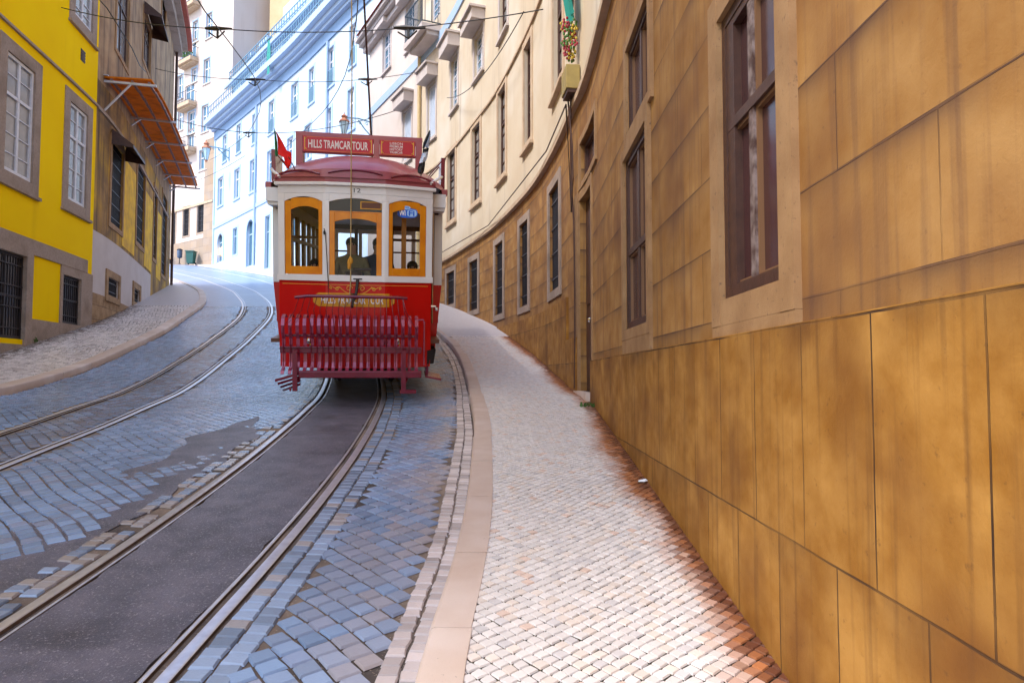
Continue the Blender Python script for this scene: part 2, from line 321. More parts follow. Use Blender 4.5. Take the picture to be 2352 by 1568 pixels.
# ------------------------------------------------------------------ walls along a plan curve
class Wall:
    def __init__(s, pts, side=1):
        P = [Vector((p[0], p[1])) for p in pts]; s.P = P; s.side = side; s.c = [0]
        for i in range(1, len(P)): s.c.append(s.c[-1]+(P[i]-P[i-1]).length)
        s.N = []
        for i in range(len(P)):
            t = (P[min(i+1, len(P)-1)]-P[max(i-1, 0)]).normalized(); s.N.append(Vector((-t.y, t.x))*side)
        s.L = s.c[-1]
    def at(s, q, z, d=0.):
        if q <= 0: i = 0
        elif q >= s.L: i = len(s.P)-2
        else:
            lo, hi = 0, len(s.c)-1
            while hi-lo > 1:
                m = (lo+hi)//2
                if s.c[m] <= q: lo = m
                else: hi = m
            i = lo
        t = (q-s.c[i])/(s.c[i+1]-s.c[i]); p = s.P[i].lerp(s.P[i+1], t); tt = min(max(t, 0), 1); n = s.N[i].lerp(s.N[i+1], tt)
        return Vector((p.x+n.x*d, p.y+n.y*d, z))
    def hit(s, px, py):
        a, b, c = ray(px, py); best = None
        for i in range(len(s.P)-1):
            A, B = s.P[i], s.P[i+1]; dx, dy = B.x-A.x, B.y-A.y; den = a*dy-b*dx
            if abs(den) < 1e-9: continue
            k = (A.x*dy-A.y*dx)/den; u = (a*A.y-b*A.x)/(-den) if True else 0
            # solve k*(a,b) = A+u*(dx,dy)
            X, Y = k*a, k*b; L2 = dx*dx+dy*dy; u = ((X-A.x)*dx+(Y-A.y)*dy)/L2
            lo = -1e-6 if i else -9; hi = 1+1e-6 if i < len(s.P)-2 else 9
            if k > 0 and lo <= u <= hi and (best is None or k < best[0]): best = (k, s.c[i]+u*math.sqrt(L2), k*c)
        return best[1], best[2]
def bx(mb, W, s0, s1, z0, z1, d0, d1, mi=0, ds=.8):
    n = max(1, int(math.ceil((s1-s0)/ds)))
    for i in range(n):
        a = s0+(s1-s0)*i/n; b = s0+(s1-s0)*(i+1)/n
        c = [(a,z0,d0),(b,z0,d0),(b,z0,d1),(a,z0,d1),(a,z1,d0),(b,z1,d0),(b,z1,d1),(a,z1,d1)]
        p = [W.at(*q) for q in c]; uv = [(q[0], q[1]+.3*q[2]) for q in c]
        fs = [(3,2,1,0),(4,5,6,7),(2,3,7,6)]+([(0,3,7,4)] if i == 0 else [])+([(1,2,6,5)] if i == n-1 else [])+[(0,1,5,4)]
        for q in fs: mb.face([p[k] for k in q], mi, [uv[k] for k in q])
def op(W, xl, xr, yt, yb, at='l'):
    ym = (yt+yb)/2; s0 = W.hit(xl, ym)[0]; s1 = W.hit(xr, ym)[0]; x = xl if at == 'l' else xr
    z1 = W.hit(x, yt)[1]; z0 = W.hit(x, yb)[1]
    return (min(s0, s1), max(s0, s1), z0, z1)
def wall_face(mb, W, s0, s1, z0, z1, ops, mi=0, ds=.7, dep=.2, rmi=None):
    S = {s0, s1}; Z = {z0, z1}
    n = max(1, int((s1-s0)/ds))
    for i in range(n): S.add(s0+(s1-s0)*i/n)
    for o in ops:
        for q in o[:2]:
            if s0 < q < s1: S.add(q)
        for q in o[2:4]:
            if z0 < q < z1: Z.add(q)
    S = sorted(S); Z = sorted(Z)
    S = [q for i, q in enumerate(S) if i == 0 or q-S[i-1] > 1e-5]; Z = [q for i, q in enumerate(Z) if i == 0 or q-Z[i-1] > 1e-5]
    for i in range(len(S)-1):
        for j in range(len(Z)-1):
            cs, cz = (S[i]+S[i+1])/2, (Z[j]+Z[j+1])/2
            if any(o[0] < cs < o[1] and o[2] < cz < o[3] for o in ops): continue
            q = [(S[i],Z[j]),(S[i+1],Z[j]),(S[i+1],Z[j+1]),(S[i],Z[j+1])]
            mb.face([W.at(a, b) for a, b in q], mi, q)
    for o in ops:
        a, b, c, d = o[:4]
        if (a+b)/2 < s0 or (a+b)/2 > s1 or (c+d)/2 < z0 or (c+d)/2 > z1: continue
        r = mi if rmi is None else rmi
        for (p, q) in (((a,c),(a,d)),((b,d),(b,c)),((a,d),(b,d)),((b,c),(a,c))):
            mb.face([W.at(p[0],p[1],0), W.at(q[0],q[1],0), W.at(q[0],q[1],-dep), W.at(p[0],p[1],-dep)], r, [p, q, (q[0]+dep,q[1]), (p[0]+dep,p[1])])
def shell(mb, W, s0, s1, z0, z1, depth=6., mi=0):    # back, ends and flat top behind a facade
    n = 8; q = [s0+(s1-s0)*i/n for i in range(n+1)]
    for i in range(n):
        a, b = q[i], q[i+1]
        mb.face([W.at(a,z1,0), W.at(b,z1,0), W.at(b,z1,-depth), W.at(a,z1,-depth)], mi)
        mb.face([W.at(b,z0,-depth), W.at(a,z0,-depth), W.at(a,z1,-depth), W.at(b,z1,-depth)], mi)
    for a in (s0, s1):
        mb.face([W.at(a,z0,0), W.at(a,z0,-depth), W.at(a,z1,-depth), W.at(a,z1,0)], mi, [(a,z0),(a+depth,z0),(a+depth,z1),(a,z1)])
def window(W, par, o, frame='brownwood', pane='darkglass', dep=.16, fw=.055, mull=1, trans=(.62,), bars=0, barsh=1, sur=None, sill=True, hood=None, name='window', grille=False, label=None, shut=False, arch=False, mullmat=None, bead=None, jamb=False):
    s0, s1, z0, z1 = o[:4]; g = MB(); w = s1-s0; h = z1-z0; e = .003
    a, b, c, d = s0+e, s1-e, z0+e, z1-e
    bx(g, W, a, a+fw, c, d, -dep, -dep+.05); bx(g, W, b-fw, b, c, d, -dep, -dep+.05)
    bx(g, W, a+fw, b-fw, c, c+fw*1.2, -dep, -dep+.05); bx(g, W, a+fw, b-fw, d-fw, d, -dep, -dep+.05)
    if not shut:
        for k in range(mull):
            m = a+(b-a)*(k+1)/(mull+1); bx(g, W, m-fw*.6, m+fw*.6, c+fw*1.2, d-fw, -dep, -dep+.042, 1 if mullmat else 0)
        for t in trans:
            zz = c+(d-c)*t; bx(g, W, a+fw, b-fw, zz-fw*.5, zz+fw*.5, -dep, -dep+.047)
        if bars:
            for k in range(bars):
                zz = c+(d-c)*(k+1)/(bars+1); bx(g, W, a+fw, b-fw, zz-.012, zz+.012, -dep, -dep+.03)
    if jamb:
        bx(g, W, a, a+.02, c, d, -dep+.051, -.004); bx(g, W, b-.02, b, c, d, -dep+.051, -.004); bx(g, W, a+.02, b-.02, d-.02, d, -dep+.051, -.004); bx(g, W, a+.02, b-.02, c, c+.02, -dep+.051, -.004)
    f = g.build(name, [frame, mullmat or frame], par)
    if label: f['label'] = label
    p = MB(); bx(p, W, a+.01, b-.01, c+.01, d-.01, -dep-.03, -dep+.008)
    if shut:
        k = 0; zz = c+.06
        while zz < d-.06:
            bx(p, W, a+fw, b-fw, zz, zz+.045, -dep+.009, -dep+.02); zz += .07
    p.build('shutter' if shut else 'pane', pane, f)
    if bead:
        q = MB(); hw = (b-a-2*fw)/2; zs = [c+fw*1.2]+[c+(d-c)*t for t in trans]+[d-fw]
        for k in range(2):
            l = a+fw+k*hw+(fw*.6 if k else 0); r = l+hw-fw*.6
            for i in range(len(zs)-1):
                A, B = zs[i]+(fw*.5 if i else 0), zs[i+1]-(fw*.5 if i < len(zs)-2 else 0)
                bx(q, W, l, l+.016, A, B, -dep+.008, -dep+.03); bx(q, W, r-.016, r, A, B, -dep+.008, -dep+.03)
                bx(q, W, l+.016, r-.016, A, A+.016, -dep+.008, -dep+.03); bx(q, W, l+.016, r-.016, B-.016, B, -dep+.008, -dep+.03)
        q.build('glazing_bead', bead, f)
    if grille:
        q = MB(); n = max(3, int(w/.11))
        for k in range(n):
            x = a+(b-a)*(k+.5)/n; bx(q, W, x-.01, x+.01, c, d, -.06, -.04)
        for k in range(max(2, int(h/.4))):
            zz = c+(d-c)*(k+.5)/max(2, int(h/.4)); bx(q, W, a, b, zz-.013, zz+.013, -.039, -.03)
        q.build('grille', 'darkgrille', f)
    if sur:
        mname, wd, pr = sur; q = MB()
        bx(q, W, s0-wd, s0-.001, z0-wd*.9, z1+wd, -.02, pr); bx(q, W, s1+.001, s1+wd, z0-wd*.9, z1+wd, -.02, pr)
        bx(q, W, s0-.0005, s1+.0005, z1+.001, z1+wd, -.02, pr-.003); bx(q, W, s0-.0005, s1+.0005, z0-wd*.9, z0-.001, -.02, pr-.003)
        q.build('surround', mname, f)
    if sill:
        q = MB(); e2 = (sur[1] if sur else .06)+.03; zz = z0-(sur[1]*.9 if sur else 0)
        bx(q, W, s0-e2, s1+e2, zz-.07, zz-.002, -.02, (sur[2] if sur else 0)+.06); q.build('sill', sill if isinstance(sill, str) else 'stone', f)
    if hood:
        q = MB(); e2 = .18; hh = min(.42, h*.25)
        bx(q, W, s0-e2, s1+e2, z1+.12, z1+.12+hh, -.02, .42); bx(q, W, s0-e2-.06, s1+e2+.06, z1+.123+hh, z1+.19+hh, -.02, .5); q.build('hood', hood, f)
    return f
def curve_wall(tab, y0, y1, n, extra=()):
    return [(float(tab(float(y))), float(y)) for y in np.linspace(y0, y1, n)]+list(extra)

# ================================================================== GROUND
def strip(name, cols, ys, zf, mats, mi_f, kind='structure'):
    mb = MB(); prev = None
    for y in ys:
        row = cols(float(y)); row = [(p[0], p[1], zf(p[0], p[1], y)) for p in row]
        if prev:
            for i in range(len(row)-1): mb.face([prev[i], prev[i+1], row[i+1], row[i]], mi_f(y), [(q[0], q[1]) for q in (prev[i], prev[i+1], row[i+1], row[i])])
        prev = row
    o = mb.build(name, mats, smooth=True); tag(o, kind=kind); return o
g = MB()
ys = [-60,-30,-10]+list(np.arange(0, 40, 2.))+[50,60,80,130,220]
for i in range(len(ys)-1):
    a, b = float(ys[i]), float(ys[i+1]); g.face([(-220,a,float(RD(a))-.35),(220,a,float(RD(a))-.35),(220,b,float(RD(b))-.35),(-220,b,float(RD(b))-.35)])
tag(g.build('ground', 'hill'), kind='structure')
NEAR = 24.5
def rcols(y):
    a = prp(KL, y, 0); b = prp(KR, y, 0); return [(a[0]+(b[0]-a[0])*k/10, a[1]+(b[1]-a[1])*k/10) for k in range(11)]
yy = list(np.arange(-8, 26, .35))+list(np.arange(26, 84, 1.))
strip('road', rcols, yy, lambda x, y, yc: float(RD(y))-(.015 if yc < NEAR else 0.), ['mortar', 'farroad'], lambda y: 0 if y < NEAR+.3 else 1)
def swr(y):
    a = prp(KR, y, .10); b = (a[0]+(max(float(WR(a[1])), a[0])-a[0]+.25 if y < 33 else 4.), a[1]); return [(a[0]+(b[0]-a[0])*k/4, a[1]+(b[1]-a[1])*k/4) for k in range(5)]
strip('sidewalk', swr, yy, lambda x, y, yc: float(SW(y))-(.013 if yc < 16.5 else .001), ['swmortar', 'farwalk'], lambda y: 0 if y < 16.9 else 1)
def swl(y):
    a = prp(KL, y, -.22); return [(a[0]-6*k/5, a[1]) for k in range(5, -1, -1)]
strip('sidewalk', swl, yy, lambda x, y, yc: float(SW(y))-(.014 if yc < 23.6 else .001), ['swmortar', 'farwalk'], lambda y: 0 if y < 24. else 1)
def kerb(f, side, wd, L, y1):
    mb = MB(); y = -7.; prof = [(0,-.16),(0,-.018),(.008,-.003),(.024,.005),(wd-.004,.005),(wd,-.12)]
    while y < y1:
        ll = L*rnd.uniform(.85, 1.15); y2 = y+ll; n = 4; gap = .0045 if y < 20 else 0; dz = rnd.uniform(-.003, .004); dt = rnd.uniform(-.007, .007)
        rows = []
        for k in range(n+1):
            q = y+gap+(ll-2*gap)*k/n; rows.append([(*prp(f, q, side*(t+dt)), float(SW(q))+z+dz) for t, z in prof])
        for k in range(n):
            for i in range(len(prof)-1): mb.face([rows[k][i], rows[k][i+1], rows[k+1][i+1], rows[k+1][i]])
        mb.face(rows[0]); mb.face(rows[-1][::-1]); y = y2
    tag(mb.build('kerb', 'kerb', smooth=True), kind='structure')
kerb(KR, 1, .185, .95, 78); kerb(KL, -1, .26, 1.3, 76)

def setts(name, ref, a, ang, y0, y1, p0, p1, mask, zf, gap=.10, jit=.06, inset=.085, hgt=.011, stretch=1., seed=1, matn='cobble', wp=1.):
    r = np.random.RandomState(seed); c, s = math.cos(R_(ang)), math.sin(R_(ang)); b = a*stretch
    n = int((max(y1-y0, p1-p0)+8)/a); I, J = np.meshgrid(np.arange(-n, n), np.arange(-n, n)); I = I.ravel().astype(float); J = J.ravel().astype(float)
    if stretch != 1: J = J+.5*(I % 2)
    ym = (y0+y1)/2
    def mp(i, j):
        p = c*i*b-s*j*a; q = s*i*b+c*j*a+ym
        p2 = p+wp*(.030*np.sin(q*1.9+.6*p)+.018*np.sin(q*4.3+1)); q2 = q+.035*np.sin(p*2.1+q*.7)+.012*np.sin(p*6+2)
        return p2, q2
    P, Q = mp(I, J); k = (Q > y0) & (Q < y1) & (P > p0) & (P < p1); I, J, P, Q = I[k], J[k], P[k], Q[k]
    X = ref(Q)+P; m, colr = mask(X, Q, r); I, J, colr = I[m], J[m], colr[m]; N = len(I)
    h = .5*(1-gap); V = np.zeros((N, 8, 3)); tz = r.uniform(-.0015, .0015, N); tx = r.uniform(-.015, .015, N); ty = r.uniform(-.015, .015, N)
    for kx, (di, dj) in enumerate(((-1,-1),(1,-1),(1,1),(-1,1))):
        ji = r.uniform(-jit, jit, N); jj = r.uniform(-jit, jit, N)
        for lvl, (hh, dz) in enumerate(((h, -hgt), (h-inset*(.75+.0*hgt), 0.))):
            p, q = mp(I+di*hh+ji, J+dj*hh+jj); x = ref(q)+p
            V[:, kx+4*lvl, 0] = x; V[:, kx+4*lvl, 1] = q; V[:, kx+4*lvl, 2] = zf(q)+dz+tz+di*a*.5*tx+dj*a*.5*ty
    base = np.arange(N)*8; Fc = np.concatenate([np.stack([base+i for i in f], 1) for f in ((4,5,6,7),(0,1,5,4),(1,2,6,5),(2,3,7,6),(3,0,4,7))])
    me = bpy.data.meshes.new(name); me.from_pydata(V.reshape(-1, 3).tolist(), [], Fc.tolist())
    ca = me.color_attributes.new('col', 'FLOAT_COLOR', 'POINT'); cc = np.ones((N, 8, 4)); cc[:, :, :3] = colr[:, None, :]
    ca.data.foreach_set('color', cc.reshape(-1)); me.materials.append(M[matn])
    o = bpy.data.objects.new(name, me); col.objects.link(o); tag(o, kind='structure'); return N
def offs(f, X, Y): return (X-f(Y))/np.sqrt(1+f.d(Y)**2)
def lf(X, Y, k=1.): return np.sin(X*2.3*k+1)*np.cos(Y*1.1*k+2)*.5+np.sin(X*.9*k-Y*1.7*k)*.5
def road_mask(X, Y, r):
    tr = offs(CR, X, Y); tl = offs(CL, X, Y); kr = offs(KR, X, Y); kl = offs(KL, X, Y); n = len(X)
    ok = (kr < -.215) & (kl > .06) & ~((tr > -.60-.22*((Y < 7.2) & (Y > 1))) & (tr < .765)) & ~((np.abs(np.abs(tl)-.45) < .125))
    wob = .07*np.sin(Y*3.1)+.05*np.sin(Y*7.3+1)
    ok &= ~((Y < 7.9) & (Y > 1.0) & (tr > -1.07+.055*(Y-2)+wob) & (tr < -.5))
    c = np.array([.22,.325,.51])[None]*(1+.20*r.uniform(-1, 1, n))[:, None]*np.array([1,1,1])
    u = r.uniform(0, 1, n); c[u < .15] *= np.array([1.12,.95,.90])
    c *= (1+.18*lf(X, Y))[:, None]
    s = np.clip((kr+.95)/.8, 0, 1)*np.clip(.55+.45*lf(X, Y, 2.3)+.4*r.uniform(-1, 1, n), 0, 1)     # sandier towards the right gutter
    s = s[:, None]; c = c*(1-s)+np.array([.40,.33,.31])*s
    d = ((tl > -.45) & (tl < .45)).astype(float)[:, None]*.55*np.clip(r.uniform(.2, 1.2, n), 0, 1)[:, None]; c = c*(1-d)+np.array([.11,.085,.095])*d
    return ok, c
setts('road', CR, .108, 43, 1.6, NEAR+.2, -11.5, 3.2, road_mask, RD, gap=.10, jit=.045, seed=3)
def edge_mask(lo, hi, sand=.2, drop=0.):
    def f(X, Y, r):
        t = offs(CR, X, Y); n = len(X); ok = (t > lo) & (t < hi) & (r.uniform(0, 1, n) > drop) & (offs(KR, X, Y) < -.05)
        c = np.array([.24,.31,.44])[None]*(1+.35*r.uniform(-1, 1, n))[:, None]; s = (r.uniform(0, 1, n) < sand)[:, None]*.7
        return ok, c*(1-s)+np.array([.38,.30,.24])*s
    return f
setts('road', Tab([(y, float(CR(float(y)))+.588) for y in range(-10, 40)]), .085, 0, 1.6, NEAR, -.02, .2, edge_mask(.50, .80, .2), RD, gap=.09, jit=.04, stretch=1.35, seed=5, wp=.15)
setts('road', Tab([(y, float(CR(float(y)))-.60) for y in range(-10, 40)]), .08, 0, 1.6, 16, -.16, .05, edge_mask(-.74, -.53, .55, .25), RD, gap=.10, jit=.07, stretch=1.3, seed=6, wp=.2)
def gut_mask(X, Y, r):
    k = offs(KR, X, Y); n = len(X); c = np.array([.54,.46,.44])[None]*(1+.3*r.uniform(-1, 1, n))[:, None]; return (k > -.20) & (k < -.02), c
setts('road', Tab([(y, float(KR(float(y)))-.052) for y in range(-10, 40)]), .072, 0, 1.6, NEAR, -.22, .02, gut_mask, RD, gap=.09, jit=.06, seed=8, stretch=1.3, wp=.1)
def sw_mask(X, Y, r):
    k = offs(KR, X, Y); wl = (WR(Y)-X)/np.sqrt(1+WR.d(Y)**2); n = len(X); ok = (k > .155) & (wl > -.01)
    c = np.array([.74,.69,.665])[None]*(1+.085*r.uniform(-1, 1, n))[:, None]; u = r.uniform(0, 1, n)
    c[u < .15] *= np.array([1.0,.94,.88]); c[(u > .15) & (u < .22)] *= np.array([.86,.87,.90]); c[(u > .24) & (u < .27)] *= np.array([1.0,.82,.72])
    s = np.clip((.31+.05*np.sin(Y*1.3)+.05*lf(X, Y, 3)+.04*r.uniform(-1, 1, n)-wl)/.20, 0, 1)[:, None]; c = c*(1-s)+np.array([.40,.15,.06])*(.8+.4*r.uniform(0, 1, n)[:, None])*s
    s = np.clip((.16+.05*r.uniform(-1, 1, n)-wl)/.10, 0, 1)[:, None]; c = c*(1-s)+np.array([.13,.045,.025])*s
    return ok, c
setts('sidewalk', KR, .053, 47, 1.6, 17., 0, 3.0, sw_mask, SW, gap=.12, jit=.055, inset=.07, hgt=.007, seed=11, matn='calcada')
LW = Tab([(-3,-7.96),(5,-9.33),(14.64,-10.99),(18.8,-11.75),(20.2,-12.1),(22.2,-12.75),(26.2,-14.2),(33.5,-17.0),(36,-18.1)])
def swl_mask(X, Y, r):
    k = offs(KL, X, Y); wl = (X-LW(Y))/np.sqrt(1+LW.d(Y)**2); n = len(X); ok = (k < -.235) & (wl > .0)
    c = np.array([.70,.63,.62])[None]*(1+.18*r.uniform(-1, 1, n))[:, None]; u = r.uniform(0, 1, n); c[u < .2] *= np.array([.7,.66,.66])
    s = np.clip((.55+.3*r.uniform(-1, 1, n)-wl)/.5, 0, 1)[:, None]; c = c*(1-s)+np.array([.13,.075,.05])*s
    return ok, c
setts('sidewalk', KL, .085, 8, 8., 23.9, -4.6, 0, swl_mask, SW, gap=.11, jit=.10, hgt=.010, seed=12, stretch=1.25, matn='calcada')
# asphalt fill between the rails of the right-hand track and the patch beside it
def wobble(y, k): return .009*math.sin(y*5.1+k)+.007*math.sin(y*13.7+2*k)+.006*math.sin(y*29+k)
def asph(t0, t1, y0, y1, k):
    mb = MB(); prev = None; n = 8
    for y in np.arange(y0, y1, .07):
        y = float(y); a = t0+(wobble(y, k) if k < 5 else .05*math.sin(y*4.1+k)+.04*math.sin(y*9+1)+wobble(y, k)); b = t1+(wobble(y, k+1) if k < 5 else .04*math.sin(y*5.3)+wobble(y, k+2))
        if k >= 5:
            e = min(1, (y-y0)/.5, (y1-y)/1.2); b = max(a+.01, b); m = (a+b)/2; a = m+(a-m)*max(.05, e); b = m+(b-m)*max(.05, e)
        row = [(*prp(CR, y, a), float(RD(y))-.026)]+[(*prp(CR, y, a+(b-a)*i/n), float(RD(y))+(.0005 if k < 5 else -.0085)+.003*math.sin(i*1.3+y*4)*math.sin(y*7+i)) for i in range(n+1)]+[(*prp(CR, y, b), float(RD(y))-.024)]
        if prev:
            for i in range(len(row)-1): mb.face([prev[i], prev[i+1], row[i+1], row[i]])
        prev = row
    tag(mb.build('road', 'asphalt', smooth=True), kind='structure')
asph(-.380, .380, 0., 26, 1); asph(-1.30, -.70, .8, 8.6, 6)
# ------------------------------------------------------------------ rails
def rail(f, side, y1, label):
    prof = [(-.067,-.04),(-.067,.001),(-.063,.004),(-.048,.004),(-.043,.0),(-.040,-.019),(-.004,-.019),(0,.002),(.004,.006),(.058,.006),(.063,.002),(.063,-.04)]
    mi = [1,1,0,0,1,1,1,0,0,0,1]; mb = MB(); prev = None; y = -6.
    while y < y1:
        row = []
        for q, z in prof:
            p = prp(f, y, side*(.45+q)); row.append((p[0], p[1], float(RD(p[1]))+z))
        if prev:
            for i in range(len(row)-1): mb.face([prev[i], prev[i+1], row[i+1], row[i]], mi[i])
        prev = row; y += .25 if y < 34 else .6
    o = mb.build('tram_rail', ['rail', 'railside'], smooth=True, origin=(float(f(2.)), 2., float(RD(2.))))
    tag(o, label, 'rail', 'grooved tram rails set in the street')
rail(CR, -1, 74, 'grooved steel rail under the left side of the red tram, beside the asphalt patch')
rail(CR, 1, 74, 'grooved steel rail passing under the right side of the red tram, nearest the right sidewalk')
rail(CL, -1, 70, 'grooved steel rail of the empty track, the one nearest the left kerb')
rail(CL, 1, 70, 'grooved steel rail of the empty track, the one farther from the left kerb')

# ================================================================== RIGHT BUILDING (long curved facade)
RW = Wall(curve_wall(WR, -6, 32.4, 110))
rb = thing('building', 'long curved ochre and cream building with stone base beside the right sidewalk', 'building', (1.06, 8, -.5))
ZS = 4.02; sP = RW.hit(967, 300)[0]; sDr = RW.hit(1362, 850)[0]; sPl2 = RW.hit(1306, 700)[0]
G1 = op(RW, 1662, 1801, 45, 692); G2a = op(RW, 1443, 1496, 119, 315); G2b = op(RW, 1438, 1492, 371, 760)
DA = op(RW, 1335, 1370, 333, 423); DD = op(RW, 1333, 1360, 462, 897)
GS = [op(RW, *q) for q in ((1263,1286,446,674),(1194.5,1214,520,707),(1138,1156,565,725),(1079,1098,604,715),(1026.5,1044.4,629,702))]
FS = [op(RW, *q) for q in ((1272,1294,-60,216),(1205,1221,115,336),(1145,1162,218,411),(1085,1103,300,468),(1029,1046,358,511))]
extraF = (RW.hit(1362, 100)[0], RW.hit(1400, 100)[0], FS[0][2], FS[0][3])
US = [op(RW, *q) for q in ((1148.6,1166,-60,86),(1090,1110,94,182),(1037,1052,144,254))]
US2 = [op(RW, *q) for q in ((983,1001,204,322),(926,945,262,372))]
U3 = [op(RW, *q) for q in ((933,952,22,118),(880,897,86,168),(992,1010,-40,56))]
low = [G1, G2a, G2b, DA, DD]+GS
w1 = MB(); wall_face(w1, RW, 0, RW.L, -3.2, ZS, low, dep=.12)
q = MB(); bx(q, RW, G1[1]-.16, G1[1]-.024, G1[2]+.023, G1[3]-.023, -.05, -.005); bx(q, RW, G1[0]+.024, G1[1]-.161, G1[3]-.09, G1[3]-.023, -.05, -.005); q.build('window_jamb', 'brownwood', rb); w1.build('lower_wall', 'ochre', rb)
upo = FS+[extraF]+US+US2+U3
w2 = MB(); wall_face(w2, RW, 0, sP, ZS, 15.6, upo, dep=.2); shell(w2, RW, 0, RW.L, -3.2, 15.6, 7)
w2.build('upper_wall', 'cream', rb)
w3 = MB(); wall_face(w3, RW, sP, RW.L, ZS, 15.6, upo, dep=.2); w3.build('far_upper_wall', 'pink', rb)['label'] = 'pale pink upper wall past the yellow drainpipe'
q = MB(); bx(q, RW, 0, sDr-.02, -3, .185, -.02, .042); bx(q, RW, sPl2, RW.hit(1130, 740)[0], -3, 1.25, -.02, .042); bx(q, RW, DD[1]+.12, sPl2-.001, -3, .55, -.02, .06)
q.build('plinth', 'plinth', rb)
q = MB(); bx(q, RW, 0, RW.L, ZS, ZS+.10, -.02, .09); q.build('stringcourse', 'stone', rb)
q = MB(); bx(q, RW, 0, sP, 7.74, 7.80, -.02, .05); q.build('stringcourse', 'stone', rb)
q = MB(); bx(q, RW, RW.hit(1090, 40)[0], RW.L+.05, 12.35, 12.72, -.02, .05); q.build('band', 'bluetrim', rb)
q = MB(); bx(q, RW, 0, RW.L+.3, 15.6, 15.85, -.3, .25); bx(q, RW, 0, RW.L+.35, 15.853, 16.05, -.3, .45); bx(q, RW, 0, RW.L+.4, 16.053, 16.2, -.3, .62); q.build('eaves', 'eave', rb)
q = MB(); n = 60
for i in range(n):
    a = RW.L*i/n; b = RW.L*(i+1)/n; q.face([RW.at(a,16.22,.7), RW.at(b,16.22,.7), RW.at(b,18.5,-7), RW.at(a,18.5,-7)]); q.face([RW.at(a,16.203,.7), RW.at(b,16.203,.7), RW.at(b,16.22,.7), RW.at(a,16.22,.7)])
q.build('roof', 'rooftile', rb)
window(RW, rb, G1, 'brownwood', 'maroonglass', dep=.05, fw=.05, mull=1, trans=(.60,), sur=('ostone', .14, .03), sill=False, mullmat='oldmullion', bead='bead', jamb=True, label='big brown double window close on the right')
q = MB(); bx(q, RW, G1[0]+.03, G1[1]-.03, G1[2]+.023, G1[2]+.06, -.05, -.01); q.build('window_sill', 'oldmullion', rb)
window(RW, rb, G2a, 'brownwood', 'maroonglass', dep=.06, trans=(), sur=('ostone', .10, .03), sill=False, bead='bead', jamb=True)
window(RW, rb, G2b, 'brownwood', 'maroonglass', dep=.06, trans=(.45,), sur=('ostone', .10, .032), sill=False, bead='bead', jamb=True)
window(RW, rb, DA, 'brownwood', 'maroonglass', dep=.10, trans=(), mull=0, sur=('ostone', .10, .03), sill=False)
for o in (G1, G2b):
    q = MB(); wd = .14 if o is G1 else .10; bx(q, RW, o[0]-wd, o[1]+wd, .186, o[2]-wd*.9-.001, -.02, .027); q.build('apron', 'ostone', rb)
q = MB(); bx(q, RW, G2b[0]-.10, G2b[1]+.10, G2b[3]+.101, G2a[2]-.0901, -.02, .026); q.build('apron', 'ostone', rb)
d = MB(); a, b, c, e = DD[:4]; bx(d, RW, a+.003, b-.003, c, e-.003, -.118, -.09)
for k in range(2):
    for z0, z1 in ((c+.2, c+1.1), (c+1.25, e-.2)):
        l = a+.06+k*(b-a)/2; bx(d, RW, l, l+(b-a)/2-.12, z0, z1, -.0905, -.075)
dr = d.build('door', 'brownwood', rb)
q = MB(); bx(q, RW, a-.10, a-.001, c, e+.14, -.02, .02); bx(q, RW, b+.001, b+.30, c, e+.14, -.02, .03); bx(q, RW, a, b, e+.001, e+.14, -.02, .018); q.build('door_surround', 'ostone', dr)
q = MB(); bx(q, RW, a-.05, b+.05, c-.35, c, -.24, .10); q.build('door_step', 'kerb', dr)
q = MB(); q.blob(RW.at(a+(b-a)*.55, c+1.0, -.05), .035, .035, .035); q.build('handle', 'chrome', dr)
for o in GS: window(RW, rb, o, 'brownwood', 'darkglass', dep=.105, trans=(.5,), grille=True, sur=('greystone', .17, .03), sill=False)
for o in FS+[extraF]: window(RW, rb, o, 'brownwood', 'greyglass' if o is not FS[1] else 'maroonglass', dep=.12, fw=.07, trans=(.62,), bars=5, sur=('stone', .16, .03), sill='stone')
window(RW, rb, US[0], 'brownwood', 'greyglass', dep=.12, trans=(.6,), bars=4, sur=('eave', .14, .03), sill='eave')
for o in US[1:]: window(RW, rb, o, 'whitewood', 'blueglass', dep=.12, trans=(.65,), bars=4, sur=('eave', .12, .03), sill='eave', hood='eave')
for o in US2: window(RW, rb, o, 'whitewood', 'shutter', dep=.1, shut=True, sur=('eave', .12, .03), sill='eave', hood='eave', label='window closed by a pale roller shutter')
for o in U3[:2]: window(RW, rb, o, 'whitewood', 'blueglass', dep=.12, trans=(.65,), bars=4, sur=('eave', .10, .03), sill='eave', hood='eave')
window(RW, rb, U3[2], 'whitewood', 'blueglass', dep=.12, trans=(), bars=6, sill=False)
